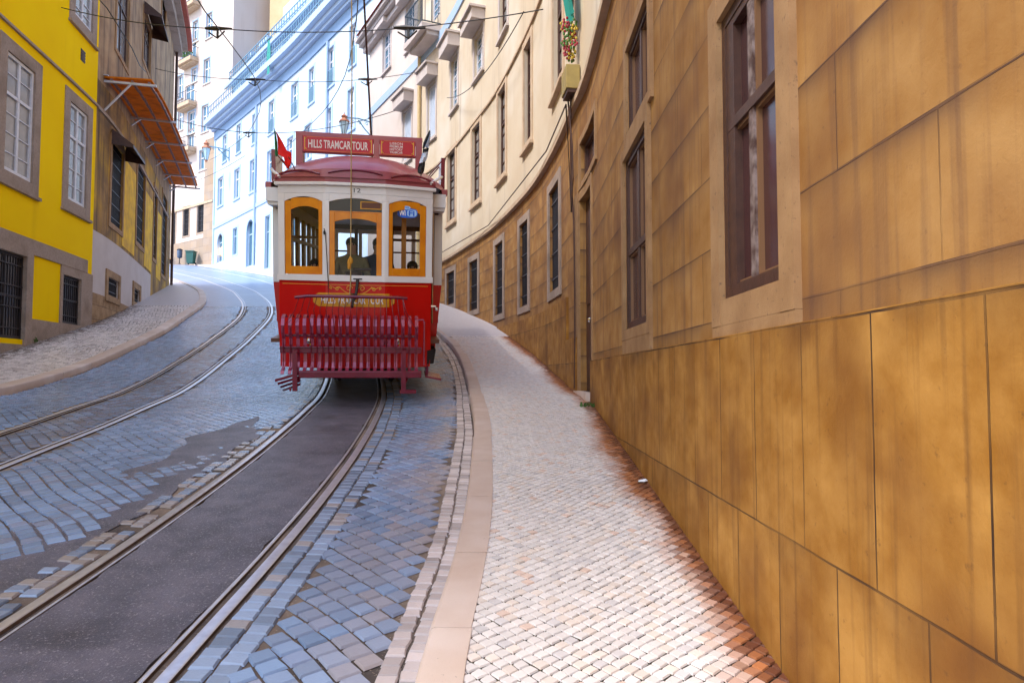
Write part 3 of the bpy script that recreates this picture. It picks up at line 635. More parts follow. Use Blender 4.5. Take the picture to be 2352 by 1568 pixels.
def balcony(W, par, s0, s1, z, pr, slabm, railm, h=1., nb=14, th=.22, orn=False):
    q = MB(); bx(q, W, s0, s1, z-th, z, -.02, pr); bx(q, W, s0+.1, s1-.1, z-th-.15, z-th-.002, -.02, pr*.7)
    b = q.build('balcony', slabm, par); r = MB(); t = .022
    for zz in (z+.06, z+h):
        bx(r, W, s0+.03, s1-.03, zz, zz+.035, pr-.06, pr-.025); bx(r, W, s0+.03, s0+.065, zz, zz+.035, 0, pr-.061); bx(r, W, s1-.065, s1-.03, zz, zz+.035, 0, pr-.061)
    for k in range(nb+1):
        x = s0+.04+(s1-s0-.1)*k/nb; bx(r, W, x, x+t, z+.096, z+h-.001, pr-.055, pr-.033)
        if orn and k < nb:
            for j in range(4):
                zz = z+.2+j*.2; bx(r, W, x+t, x+t+.03, zz, zz+.1, pr-.05, pr-.04)
    for k in range(3):
        dd = pr*(k+.5)/3-.03
        for x in (s0+.036, s1-.06): bx(r, W, x, x+t, z+.096, z+h-.001, dd, dd+t)
    r.build('railing', railm, b); return b
balcony(RW, rb, RW.hit(1013, 80)[0], RW.hit(968, 100)[0], RW.hit(1011, 62)[1], .75, 'eave', 'iron', h=1.1, nb=16, orn=True)
q = MB(); q.tube([RW.at(sP, z, .09) for z in (ZS+.1, 8, 12, 15.6)], .07, 8, caps=True)
for z in (5.5, 8.5, 11.5): q.tube([RW.at(sP, z, .09), RW.at(sP, z+.08, .09)], .09, 8)
q.build('drainpipe', 'pipe', rb)
# things fixed to the right wall: meter box with its cables, green cloth, paper flowers
s = RW.hit(1328, 190)[0]; z = RW.hit(1328, 216)[1]
t = thing('meter_box', 'mustard coloured metal box fixed high on the right wall above hanging black cables', 'junction box', RW.at(s, z, .1))
q = MB(); bx(q, RW, s-.2, s+.2, z, z+.36, .012, .22); q.build('body', 'meter', t, bevel=.01)
q = MB(); bx(q, RW, s-.18, s+.18, z-.05, z-.001, .03, .2); q.build('cover', 'brownwood', t)
def drop(name, pts, r, label, m='brownwood'):
    r = min(r, .013); mb = MB(); mb.tube(pts, r, 6); o = mb.build(name, m, origin=pts[0], smooth=True); tag(o, label, 'cable'); return o
sc = RW.hit(1326, 300)[0]
drop('wall_cable', [RW.at(sc, z-.05, .1), RW.at(sc+.12, z-.8, .08), RW.at(sc+.15, z-1.3, .07), RW.at(sc, z-1.9, .06), RW.at(sc-.05, z-3.0, .06), RW.at(sc-.02, -.2, .06)], .016, 'thick black cable running from the mustard box down to the sidewalk')
drop('wall_cable', [RW.at(sc+.1, z-.05, .12), RW.at(sc-.1, z-.8, .10), RW.at(sc-.1, z-1.3, .09), RW.at(sc+.1, z-1.75, .075), RW.at(sc+.3, ZS+.17, .12), RW.at(sc+2.5, ZS+.16, .12), RW.at(sc+9, ZS+.15, .11), RW.at(RW.L-6, ZS+.15, .11)], .022, 'black cable leaving the mustard box and running along the ledge of the right wall')
drop('wall_cable', [RW.at(sc-.12, z+.6, .12), RW.at(sc-.1, z+2, .05), RW.at(sc-.05, z+5, .05), RW.at(sc, 15, .05)], .022, 'black cable rising up the wall above the mustard box')
s = RW.hit(1330, 30)[0]; z0 = RW.hit(1330, 50)[1]
t = thing('green_cloth', 'teal green cloth hanging from an upper window of the right building', 'cloth', RW.at(s, z0, .4))
q = MB(); prev = None
for k in range(9):
    u = k/8; row = [RW.at(s-.25+.5*i/6, z0+3.0*u, .12+.5*u*(1-.3*u)+.05*math.sin(i*1.9+u*5)) for i in range(7)]
    if prev:
        for i in range(6): q.face([prev[i], prev[i+1], row[i+1], row[i]])
    prev = row
q.build('cloth', 'teal', t, smooth=True)
q = MB(); q.tube([RW.at(s-.3, z0+3.02, .1), RW.at(s+.3, z0+3.02, .6)], .02, 6); q.build('rod', 'iron', t)
z1 = RW.hit(1332, 132)[1]
t = thing('paper_garland', 'red yellow and green paper flower garland hanging below the teal cloth', 'garland', RW.at(s, z1, .2))
for mname, nm, k0 in (('redcloth','red_flowers',0),('yellowcloth','yellow_flowers',1),('leaf','green_leaves',2)):
    q = MB()
    for k in range(9 if k0 else 16):
        u = (k+rnd.random())/(9 if k0 else 16); c = RW.at(s+rnd.uniform(-.08, .08), z1+u*(z0-z1), .16+rnd.uniform(-.08, .08)); 
        for j in range(5):
            a = j*1.257+k; p = Vector((math.cos(a)*.04, rnd.uniform(-.03,.03), math.sin(a)*.04)); q.blob(c+p, .020, .016, .026, 4)
    q.build(nm, mname, t)

# ================================================================== LEFT BUILDINGS
LWL = Wall(curve_wall(LW, -3, 34.6, 90), side=-1)
LWL.N = [Vector((-n.x, -n.y)) if n.x < 0 else n for n in LWL.N]
sY = LWL.hit(219, 350)[0]; sE = LWL.L
zl = LWL.hit(252, 277)[1]; zb1 = LWL.hit(198, 598)[1]; zb0 = LWL.hit(195, 616)[1]-.12
yb = thing('building', 'bright yellow painted building with white windows on the left', 'building', LWL.at(sY-4, 0))
Y1 = op(LWL, 10, 76, 165, 424, 'r'); Y2 = op(LWL, 156.5, 198, 264, 481, 'r'); Y3 = op(LWL, 172, 213, -70, 81, 'r')
Y0 = (Y1[0]-2.6, Y1[1]-2.6, Y1[2], Y1[3])
D1 = op(LWL, -30, 55, 589, 780, 'r'); D2 = op(LWL, 141, 183, 642, 748, 'r')
yo = [Y0, Y1, Y2, Y3, D1, D2]
q = MB(); wall_face(q, LWL, 0, sY, -3, 17, yo, dep=.10, rmi=1); shell(q, LWL, 0, sY, -3, 17, 9); q.build('wall', ['yellow', 'greystone'], yb)
q = MB(); bx(q, LWL, 0, sY, zl-.03, zl+.03, -.02, .06); q.build('ledge', 'greystone', yb)
q = MB(); bx(q, LWL, 0, LWL.hit(198, 600)[0], zb0, zb1, -.02, .045); q.build('stone_band', 'greystone', yb)
sa = LWL.hit(66, 700)[0]; sb = LWL.hit(136, 700)[0]
q = MB(); bx(q, LWL, 0, sa+.1, -3, -.0+float(SW(14))+.35, -.02, .03); bx(q, LWL, sa+.101, sb, -3, LWL.hit(136, 742)[1], -.02, .03); bx(q, LWL, sb+.001, D2[0]-.001, -3, zb0-.001, -.02, .035); bx(q, LWL, D2[1]+.001, sY, -3, zb0-.001, -.02, .035); bx(q, LWL, D2[0], D2[1], D2[3], zb0-.001, -.02, .035); bx(q, LWL, D2[0], D2[1], -3, D2[2], -.02, .035)
q.build('stone_base', 'greystone', yb)
bx2 = MB(); bx(bx2, LWL, D1[1]+.001, D1[1]+.28, D1[2]-.6, D1[3]+.25, -.02, .05); bx(bx2, LWL, D1[0], D1[1], D1[3]+.001, D1[3]+.25, -.02, .048); bx2.build('door_surround', 'greystone', yb)
window(LWL, yb, D1, 'darkgrille', 'darkglass', dep=.09, trans=(.5,), grille=True, sill=False, name='door', label='dark iron grille door in the yellow building')
window(LWL, yb, D2, 'darkgrille', 'darkglass', dep=.09, mull=0, trans=(.5,), grille=True, sill=False, name='cellar_door', label='small iron grille door in the stone base')
for o in (Y0, Y1, Y2, Y3): window(LWL, yb, o, 'whitewood', 'greyglass', dep=.07, fw=.07, trans=(.66,), bars=5, sur=('greystone', .30, .025), sill='greystone')
c = LWL.hit(190, 129); q = MB(); bx(q, LWL, c[0]-.13, c[0]+.13, c[1]-.16, c[1]+.16, -.01, .01)
for k in range(4): bx(q, LWL, c[0]-.12, c[0]+.12, c[1]-.13+k*.08, c[1]-.10+k*.08, .0105, .025)
q.build('vent_grille', 'brownwood', yb)
q = MB(); bx(q, LWL, 0, sY+.1, 17, 17.3, -.3, .5); q.build('eaves', 'eave', yb)

wb = thing('building', 'weathered brown and ochre corner building with orange canopy on the left', 'building', LWL.at(sE-6, 0))
W1 = op(LWL, 254, 281, 352, 534, 'r'); W2 = op(LWL, 313, 331, 400, 573, 'r'); W3 = op(LWL, 352, 359, 440, 600, 'r'); W4 = op(LWL, 371, 381, 457, 640, 'r')
C1 = op(LWL, 246, 271, 648, 687, 'r'); C2 = op(LWL, 306, 319.5, 669, 699, 'r')
U1 = op(LWL, 267, 295, -20, 165, 'r'); U2 = op(LWL, 328, 345, 70, 180, 'r'); U3_ = op(LWL, 371, 381, -30, 75, 'r'); U4 = (U1[0], U1[1], U1[2]+4.4, U1[3]+3.6)
wo = [W1, W2, W3, W4, C1, C2, U1, U2, U3_, U4]
zg1 = LWL.hit(212, 526)[1]; zg0 = LWL.hit(216, 672)[1]; sg = LWL.hit(346, 640)[0]; zaw = LWL.hit(300, 290)[1]
q = MB(); wall_face(q, LWL, sY, sE, zg1, zaw, wo, dep=.2); wall_face(q, LWL, sg, sE, -3, zg1, wo, dep=.2); shell(q, LWL, sY+.02, sE, -3, 16.5, 9); q.build('lower_wall', 'weather', wb)
q = MB(); wall_face(q, LWL, sY, sE, zaw, 16.5, wo, dep=.2); q.build('upper_wall', 'upperweather', wb)
q = MB(); wall_face(q, LWL, sY, sg, zg0, zg1, wo, dep=.2); q.build('grey_plaster_panel', 'greyplaster', wb)
q = MB(); wall_face(q, LWL, sY, sg, -3, zg0, wo, dep=.2); q.build('stone_base', 'rubble', wb)
q = MB(); a1 = LWL.hit(290, 400)[0]; 
wall_tmp = [(W1[1]+.1, W2[0]-.25), (W2[1]+.25, W3[0]-.3), (W3[1]+.2, W4[0]-.2)]
for a, b in wall_tmp:
    if b > a+.1: q = MB(); bx(q, LWL, a, b, zg1+.1, W1[3]-.05, -.01, .012); q.build('ochre_paint_patch', 'ochrepaint', wb)
q = MB(); bx(q, LWL, sY+.01, LWL.hit(388, 430)[0], zl-.05, zl+.05, -.02, .05); q.build('ledge', 'greystone', wb)
for o in (W1, W2, W3, W4): window(LWL, wb, o, 'brownwood', 'darkglass', dep=.16, trans=(.5,), grille=True, sur=('ostone', .18, .03), sill=False)
for o in (C1, C2): window(LWL, wb, o, 'darkgrille', 'darkglass', dep=.12, mull=0, trans=(), grille=True, sur=('rubble', .22, .04), sill=False, name='cellar_window')
for o in (U1, U2, U3_, U4): window(LWL, wb, o, 'brownwood', 'greyglass', dep=.1, trans=(.66,), sur=('ostone', .16, .03), sill=False)
for o in (W1, U2):
    q = MB(); a, b, zt = o[0]-.15, o[1]+.15, o[3]-.02
    q.face([LWL.at(a,zt+.32,.03), LWL.at(b,zt+.32,.03), LWL.at(b,zt-.12,.62), LWL.at(a,zt-.12,.62)]); q.face([LWL.at(a,zt+.30,.03), LWL.at(a,zt-.14,.62), LWL.at(b,zt-.14,.62), LWL.at(b,zt+.30,.03)]); q.face([LWL.at(a,zt-.12,.62), LWL.at(b,zt-.12,.62), LWL.at(b,zt-.22,.62), LWL.at(a,zt-.22,.62)])
    for x in (a, b): q.face([LWL.at(x,zt+.32,.03), LWL.at(x,zt-.12,.62), LWL.at(x,zt-.22,.62), LWL.at(x,zt-.15,.03)])
    q.build('window_hood', 'brownwood', wb)
# the orange panelled canopy
sA, sB = LWL.hit(238, 180)[0], LWL.hit(389, 420)[0]; zc = LWL.hit(389, 424)[1]; 
can = MB(); fr = MB(); br = MB(); npn = 11; PR = 1.25
zn_ = LWL.hit(233, 172)[1]
def zz_(d, s=None): return (zc if s is None else zn_+(zc-zn_)*(s-sA)/(sB-sA))+.04*d/PR
print('CANOPY', zn_, zc)
for k in range(npn):
    a = sA+(sB-sA)*k/npn; b = sA+(sB-sA)*(k+1)/npn-.035
    for j in range(3):
        u0 = a+(b-a)*j/3; u1 = a+(b-a)*(j+1)/3; c = [(u0,0,0),(u1,0,0),(u1,0,PR),(u0,0,PR)]
        lo = [LWL.at(x, zz_(d, x)+rnd.uniform(0, .004), d+.02) for x, _, d in c]; hi = [p+Vector((0,0,.045)) for p in lo]
        uv = [(x, d) for x, _, d in c]; can.hexa([*lo, *hi], 0, uv+uv)
canopy = can.build('canopy', 'awn', wb, merge=False)
for d in (.2, .75, 1.2):
    for i in range(20):
        u0 = sA+(sB-sA)*i/20; u1 = sA+(sB-sA)*(i+1)/20; bx(fr, LWL, u0, u1, zz_(0, u0)-.06, zz_(0, u0)-.006, d-.03, d+.03, ds=9)
fr.build('canopy_frame', 'rustframe', canopy)
for k in range(6):
    x = sA+.05+(sB-sA-.1)*(k/5)**.9; br = MB(); zx = zz_(0, x); bx(br, LWL, x-.03, x+.03, zx-.125, zx-.062, .0, PR+.15)
    br.tube([LWL.at(x, zx-(.95 if k == 0 else .35), .03), LWL.at(x, zx-.12, .7 if k == 0 else .3)], .03, 6); br.build('canopy_bracket', 'galv', canopy)
q = MB(); bx(q, LWL, sA-.02, sA+.4, zn_+.06, zn_+.09, .0, .12); q.build('flashing', 'galv', canopy)
# eaves at the far top of the corner building
q = MB(); bx(q, LWL, sY+.2, sE+.1, 16.5, 16.9, -.4, .35); bx(q, LWL, sY+.2, sE+.3, 16.903, 17.05, -.4, .6); q.build('eaves', 'greystone', wb)
q = MB(); bx(q, LWL, sY+.2, sE+.5, 17.053, 17.35, -.4, .8); q.build('roof_edge', 'rooftile', wb)
q = MB(); q.tube([LWL.at(sE-.35, z, .12) for z in (3.0, 6, 9, 13, 16.5)], .07, 8); q.build('drainpipe', 'brownwood', wb)

# ================================================================== BLUE WHITE BUILDING ACROSS THE BEND
DP = [(-5.3,34.4),(-8,37.9),(-11.6,42.6),(-14.4,46.3),(-15.3,47.4),(-16.2,48.5),(-18.19,50.85),(-22.6,56.1),(-27.15,61.45)]
DW = Wall(DP); db = thing('building', 'tall pale blue and white building with long balcony across the bend', 'building', (-22,55,8))
zC = DW.hit(497, 303)[1]; zS2 = DW.hit(555, 490)[1]; zA = DW.hit(507, 204)[1]
arch = [op(DW, 500, 512, 540, 603), op(DW, 567, 583, 509, 613)]
d0 = [op(DW, 535, 545, 526, 586), op(DW, 609, 619.5, 498, 618)]
d1 = [op(DW, *v) for v in ((500.5,512.5,412,474),(538.5,550.6,392,457),(574.5,588,371,441),(614,626,350,422),(660,674,320,392),(700,714,292,368),(750,761,254,334),(799,814,210,300))]
d2 = [op(DW, *v) for v in ((512,520.6,314,372),(543.6,553,290,352),(580,588,266,330),(617.5,630,237,308),(669.5,684,197.5,272),(710,721.5,162,239),(752.6,767,117,202),(803.6,817,64,154))]
dg = [(a, b, max(c, float(SW(DW.at(a, 0).y))+.9), d) for a, b, c, d in [op(DW, 668, 682, 470, 560), op(DW, 720, 734, 440, 540)]]
q = MB(); wall_face(q, DW, 0, DW.L, 3, zC, arch+d0+d1+d2+dg, ds=1.5, dep=.25); shell(q, DW, 0, DW.L, 3, zC, 9); q.build('wall', 'bluewhite', db)
q = MB(); bx(q, DW, 0, DW.L, zS2-.15, zS2+.15, -.02, .08, ds=1.5); q.build('stringcourse', 'bluetrim', db)
q = MB(); bx(q, DW, 0, DW.L, zC, zC+.22, -.02, .35, ds=1.5); bx(q, DW, 0, DW.L+.1, zC+.223, zC+.5, -.02, .6, ds=1.5); bx(q, DW, 0, DW.L+.2, zC+.503, zC+.95, -.02, .95, ds=1.5); q.build('cornice', 'bluetrim', db)
q = MB(); bx(q, DW, 0, DW.L, zC-.75, zC-.004, -.02, .10, ds=1.5); q.build('cornice_shade_band', 'blueshade', db)  # dark band paints in the shadow beneath the cornice
for i, px in enumerate((589, 752)):
    q = MB(); sv = DW.hit(px, 400)[0]; q.tube([DW.at(sv, z, .12) for z in (float(SW(DW.at(sv, 0).y))+.2, 14, zC-.8)], .08, 6); q.build('drainpipe', 'bluetrim', db)
q = MB(); sv = DW.hit(493, 450)[0]; bx(q, DW, sv-.1, DW.L, 8, zC-.76, -.02, .07); q.build('corner_pilaster', 'bluetrim', db)
lit = []
for i, o in enumerate(arch):
    f = window(DW, db, o, 'bluewood', 'darkblueglass', dep=.2, fw=.07, mull=1, trans=(.7,), sill=False, name='arched_door')
    q = MB(); cx = (o[0]+o[1])/2; r = (o[1]-o[0])/2; prev = None
    for k in range(9):                     # rounded head: the corners of the opening filled, and a moulded arch
        a = math.pi*k/8; pi = (cx+math.cos(a)*r, o[3]-r+math.sin(a)*r); po = (cx+math.cos(a)*(r+.28), o[3]-r+math.sin(a)*(r+.28)); pc = (cx+(r if a < math.pi/2 else -r), o[3]+.001)
        if prev:
            q.hexa([DW.at(*prev[0],-.02), DW.at(*pi,-.02), DW.at(*po,-.02), DW.at(*prev[1],-.02), DW.at(*prev[0],.05), DW.at(*pi,.05), DW.at(*po,.05), DW.at(*prev[1],.05)])
        prev = (pi, po)
    bx(q, DW, o[0]-.28, o[0]-.001, o[2], o[3]-r, -.02, .05); bx(q, DW, o[1]+.001, o[1]+.28, o[2], o[3]-r, -.02, .05)
    q.build('arch_surround', 'bluetrim', f)
    q = MB()
    for sg_ in (-1, 1):
        pts = [(cx+sg_*r, o[3]), (cx+sg_*r, o[3]-r)]+[(cx+sg_*math.cos(math.pi*k/12)*r, o[3]-r+math.sin(math.pi*k/12)*r) for k in range(1, 7)]
        q.face([DW.at(*p, -.03) for p in pts])
    q.build('arch_spandrel', 'bluewhite', f, merge=False)
o = arch[0]; q = MB(); bx(q, DW, o[0]+.08, o[1]-.08, DW.hit(506, 582)[1], DW.hit(506, 568)[1], -.19, -.10); bx(q, DW, o[0]+.1, o[1]-.5, DW.hit(506, 598)[1]+.5, DW.hit(506, 598)[1]+.75, -.19, -.10); q.build('lit_lamp', 'lampwarm', db)
for o in d0+dg: window(DW, db, o, 'bluewood', 'darkblueglass', dep=.15, trans=(.7,), sur=('bluetrim', .2, .03), sill=False)
for o in d1: window(DW, db, o, 'whitewood', 'blueglass', dep=.18, fw=.09, trans=(.66,), sur=('bluetrim', .18, .03), sill='bluetrim')
for o in d2: window(DW, db, o, 'whitewood', 'blueglass', dep=.18, fw=.09, trans=(.66,), bars=0, sur=('bluetrim', .16, .03), sill='bluetrim')
for o in d2: 
    q = MB(); bx(q, DW, o[0], o[1], o[2]+.95, o[2]+1.0, .02, .05)
    for k in range(8): x = o[0]+(o[1]-o[0])*(k+.3)/8; bx(q, DW, x, x+.04, o[2], o[2]+.949, .02, .045)
    q.build('window_railing', 'blueiron', db)
# attic storey set back behind a long railing, a second terrace and dormers
AT = Wall([(p.x-n.x*.75, p.y-n.y*.75) for p, n in zip(DW.P, DW.N)])
zf = zC+.95
do = []
sv = 1.2
while sv < AT.L-1.5: do.append((sv, sv+1.0, zf+.02, zf+2.3)); sv += 3.1
q = MB(); wall_face(q, AT, 0, AT.L, zf-.3, zA, do, ds=1.5, dep=.15); shell(q, AT, 0, AT.L, zf-.3, zA, 8); q.build('attic_wall', 'bluewhite', db)
for o in do: window(AT, db, o, 'whitewood', 'blueglass', dep=.12, trans=(.7,), sur=('bluetrim', .14, .03), sill=False, name='attic_window')
def railing(W, par, s0, s1, z, d, h, step, m='blueiron'):
    q = MB()
    for zz in (z+.12, z+h*.5, z+h): bx(q, W, s0, s1, zz, zz+.05, d-.03, d+.03, ds=1.5)
    x = s0
    while x < s1: bx(q, W, x, x+.05, z, z+h, d-.024, d+.024); x += step
    q.build('railing', m, par)
railing(DW, db, .5, DW.L, zf, .75, 1.05, .45)
q = MB(); bx(q, AT, 0, AT.L, zA, zA+.3, -.2, .5, ds=1.5); q.build('upper_cornice', 'bluetrim', db)
railing(AT, db, 9, AT.L, zA+.3, .3, 1.0, .5)
A2 = Wall([(p.x-n.x*1.4, p.y-n.y*1.4) for p, n in zip(AT.P, AT.N)])
bend = A2.hit(650, 60)[0]
q = MB(); wall_face(q, A2, 0, bend, zA, zA+4.5, [], ds=2); shell(q, A2, 0, bend, zA, zA+4.5, 6); q.build('upper_attic_wall', 'bluewhite', db)
q = MB(); bx(q, A2, 0, bend+.2, zA+2.3, zA+2.6, -.02, .5, ds=1.5); q.build('upper_attic_band', 'bluetrim', db)
for px in (575, 610, 643):
    sv = A2.hit(px, 100)[0]
    if sv < bend: continue
    q = MB(); bx(q, A2, sv-.9, sv+.9, zA+.3, zA+3.0, -3, 0); bx(q, A2, sv-1.05, sv+1.05, zA+3.003, zA+3.25, -3.1, .2); dm = q.build('dormer', 'bluetrim', db)
    q = MB(); bx(q, A2, sv-.6, sv+.6, zA+.5, zA+2.6, .002, .05); bx(q, A2, sv-.03, sv+.03, zA+.5, zA+2.6, .051, .08); q.build('dormer_window', 'blueglass', dm)
q = MB()
for i in range(12):
    a = bend+(A2.L-bend)*i/12; b = bend+(A2.L-bend)*(i+1)/12; q.face([A2.at(a,zA+.25,.0), A2.at(b,zA+.25,.0), A2.at(b,zA+1.9,-3.2), A2.at(a,zA+1.9,-3.2)])
q.build('roof', 'rooftile', db)
s = DW.hit(645, 140)[0]; q = MB(); zz0, zz1 = DW.hit(645, 178)[1], DW.hit(645, 102)[1]
t = thing('banner', 'narrow dark teal banner hanging upright over the long balcony railing', 'banner', DW.at(s, zz0, .9))
prev = None
for k in range(9):
    row = [DW.at(s-.28+.56*i/5, zz0+(zz1-zz0)*k/8, .92+.04*math.sin(i*2+k)) for i in range(6)]
    if prev:
        for i in range(5): q.face([prev[i], prev[i+1], row[i+1], row[i]])
    prev = row
q.build('cloth', 'teal', t); q = MB(); q.tube([DW.at(s-.32, zz1+.03, .92), DW.at(s+.32, zz1+.03, .92)], .03, 6); q.build('rod', 'iron', t)

# ================================================================== ROSE CREAM BUILDING AT THE END OF THE STREET
EW = Wall([(-25.0,59.8),(-27.15,61.42),(-33,65.82),(-44,74.1)]); eb = thing('building', 'tall rose cream building with small balconies at the end of the street', 'building', (-30,64,11))
sC = EW.c[1]
eg = [op(EW, *v) for v in ((395,403,491,573),(421,434,480,543),(453.5,469,472,535))]
e1 = [op(EW, *v) for v in ((458,475,347,391),(463.5,478,245,304),(432,447,260,308),(407.5,420,177,229),(441,452,160,190),(468,482,139,193),(443,455,52,98),(474,487,35,89),(418,428,120,150),(409,420,250,300),(462,478,-60,-10))]
eb_ = [op(EW, *v) for v in ((431,445,300,347),(425,446,200,247),(429,450,100,148),(432,455,-20,24))]
q = MB(); wall_face(q, EW, 0, EW.L, 16.2, 42, e1+eb_, ds=2, dep=.2); shell(q, EW, 0, EW.L, 5, 42, 10); q.build('wall', 'ecream', eb)
q = MB(); wall_face(q, EW, 0, EW.L, 5, 16.2, eg+e1+eb_, ds=2, dep=.2); q.build('lower_wall', 'ecream', eb)
q = MB(); zq = EW.hit(440, 552)[1]; bx(q, EW, sC, EW.L, 5, zq, -.02, .06); bx(q, EW, sC, sC+1.6, zq+.001, EW.hit(480, 320)[1], -.02, .05); q.build('stone_base', 'efarstone', eb)
zq = EW.hit(440, 475)[1]; q = MB(); bx(q, EW, sC, EW.L, zq-.1, zq+.1, -.02, .12); q.build('stringcourse', 'stone', eb)
for o in eg: window(EW, eb, o, 'darkgrille', 'darkglass', dep=.18, fw=.08, trans=(.6,), grille=True, sur=('efarstone', .2, .03), sill=False)
for o in e1: window(EW, eb, o, 'whitewood', 'blueglass', dep=.18, fw=.09, trans=(.6,), sur=('bluetrim', .14, .03), sill='eave')
for i, o in enumerate(eb_):
    window(EW, eb, o, 'whitewood', 'blueglass', dep=.15, fw=.09, trans=(.7,), sill=False)
    b = balcony(EW, eb, o[0]-.5, o[1]+.5, o[2], .8, 'stone', 'iron', h=1., nb=9, th=.35)
    if i == 2:
        q = MB()
        for k in range(60):
            c = EW.at(o[0]-.3+rnd.random()*1.4, o[2]+.2+rnd.random()*1.0, .45+rnd.random()*.3); q.blob(c, .08, .08, .1, 4)
        q.build('plants', 'leaf', b)
FW = Wall([(-12,66),(-24,67.5),(-34,69)]); fb = thing('building', 'cream building standing behind the blue one, single window under its top', 'building', (-26,69,16))
fo = op(FW, 565.5, 590, 31, 81)
q = MB(); wall_face(q, FW, 0, FW.L, 8, 44, [fo], ds=3); shell(q, FW, 0, FW.L, 8, 44, 8); q.build('wall', 'ecream', fb)
window(FW, fb, fo, 'whitewood', 'greyglass', dep=.15, fw=.14, trans=(.66,), bars=2, sur=('greystone', .22, .05), sill='stone')
TW = Wall([(-17,60.0),(-24.5,61.3)]); tb = thing('building', 'small tan topped wall rising above the blue building roof', 'building', (-21,61,18))
to = op(TW, 642, 656, -30, 20)
q = MB(); zt0 = TW.hit(640, 100)[1]; wall_face(q, TW, 0, TW.hit(619, 60)[0], zt0-12, 44, [], ds=3); shell(q, TW, 0, TW.hit(619, 60)[0], zt0-12, 44, 3); q.build('wall', 'tan', tb)

# ================================================================== TRAM (built in its own space: x right, y towards its rear, z up from the rails)
SIGNDZ = .03; TRZ = R_(9.5); TRX = R_(8.3); TL = Vector((-2.20, 9.62, 0)); TL.z = float(RD(9.62+3.7*.965))-3.7*math.sin(TRX)+.0
tram = local(thing('tram', 'red and cream vintage tram with maroon roof coming down the street', 'tram', TL))
tram.rotation_euler = (TRX, 0, TRZ); TM = Matrix.Translation(TL) @ tram.rotation_euler.to_matrix().to_4x4()
def yf(x): return 0. if abs(x) < .40 else .22*(abs(x)-.40)/.65
def fb(mb, x0, x1, z0, z1, o0, o1, mi=0, zt=None):
    X = [x0]+[q for q in (-.40, .40) if x0+1e-4 < q < x1-1e-4]+[x1]
    for a, b in zip(X[:-1], X[1:]):
        c = [(a,yf(a)-o1,z0),(b,yf(b)-o1,z0),(b,yf(b)-o0,z0),(a,yf(a)-o0,z0),(a,yf(a)-o1,z1),(b,yf(b)-o1,z1),(b,yf(b)-o0,z1),(a,yf(a)-o0,z1)]
        mb.hexa(c, mi)
def arc_strip(mb, x0, x1, zlow, rise, ztop, o0, o1, mi=0, n=10):   # panel whose lower edge is an arch
    xc, hw = (x0+x1)/2, (x1-x0)/2
    for i in range(n):
        a = x0+(x1-x0)*i/n; b = x0+(x1-x0)*(i+1)/n; za = zlow+rise*(1-((a-xc)/hw)**2); zb = zlow+rise*(1-((b-xc)/hw)**2)
        c = [(a,yf(a)-o1,za),(b,yf(b)-o1,zb),(b,yf(b)-o0,zb),(a,yf(a)-o0,za),(a,yf(a)-o1,ztop),(b,yf(b)-o1,ztop),(b,yf(b)-o0,ztop),(a,yf(a)-o0,ztop)]
        mb.hexa(c, mi)
q = MB(); fb(q, -1.05, 1.05, .62, 1.66, -.04, 0); fb(q, -1.0, 1.0, .36, .619, -.05, -.015)
for sx in (-1, 1): q.box(min(sx*1.045, sx*1.01), max(sx*1.045, sx*1.01), .25, .62, .36, 1.66)
dash = q.build('front_panel', 'tramred', tram, bevel=.006)
q = MB(); fb(q, -1.07, 1.07, 1.661, 1.75, -.04, .025)
for a, b in ((-1.055,-.965),(-.445,-.352),(.352,.445),(.965,1.055)): fb(q, a, b, 1.751, 2.80, -.05, .012)
for a, b, r in ((-.965,-.445,.07),(-.352,.352,.06),(.445,.965,.07)): arc_strip(q, a, b, 2.775, r, 2.90, -.05, .010)
fb(q, -1.055, 1.055, 2.901, 3.055, -.05, .014)
for a, b in ((-1.055,-.965),(-.445,-.352),(.352,.445),(.965,1.055)): fb(q, a, b, 2.8005, 2.9, -.05, .0125)
for sx in (-1,): q.box(sx*1.05, sx*1.01, .27, .60, 1.66, 3.05)
q.build('window_surround', 'tramcream', tram, bevel=.004)
q = MB(); fb(q, -1.10, 1.10, 3.056, 3.10, -.05, .065); q.build('cornice', 'tramcream', tram, bevel=.008)
wn = []
for sx in (-1, 1):
    a, b = (-.962, -.448) if sx < 0 else (.448, .962); q = MB()
    ol, orr = (.085, .05) if sx < 0 else (.05, .085)
    fb(q, a, a+ol, 1.753, 2.79, -.035, .0); fb(q, b-orr, b, 1.753, 2.79, -.035, .0); fb(q, a+ol, b-orr, 1.753, 1.865, -.035, .001); arc_strip(q, a+ol, b-orr, 2.66, .05, 2.83, -.034, -.001)
    wfr = q.build('window', 'orangewood', tram, bevel=.004); wn.append(wfr)
    p = MB(); fb(p, a+ol, b-orr, 1.866, 2.71, -.022, -.018); p.build('pane', 'glass', wfr)
q = MB(); fb(q, -.350, -.280, 1.753, 2.63, -.035, .004); fb(q, .280, .350, 1.753, 2.63, -.035, .004); arc_strip(q, -.280, .280, 2.50, .05, 2.63, -.035, .003); fb(q, -.350, .350, 2.631, 2.65, -.035, .002)
wc = q.build('window', 'orangewood', tram, bevel=.004)
p = MB(); fb(p, -.279, .279, 1.753, 2.55, -.022, -.018); p.build('pane', 'glass', wc)
p = MB(); fb(p, -.35, .35, 2.652, 2.83, -.03, -.024); p.build('transom_pane', 'darkglass', wc)
p = MB(); fb(p, .06, .345, 2.69, 2.80, -.0239, -.019); p.build('gilt_notice', 'goldplate', wc); p = MB(); fb(p, .075, .335, 2.705, 2.785, -.0189, -.017); p.build('notice_panel', 'interior', wc)
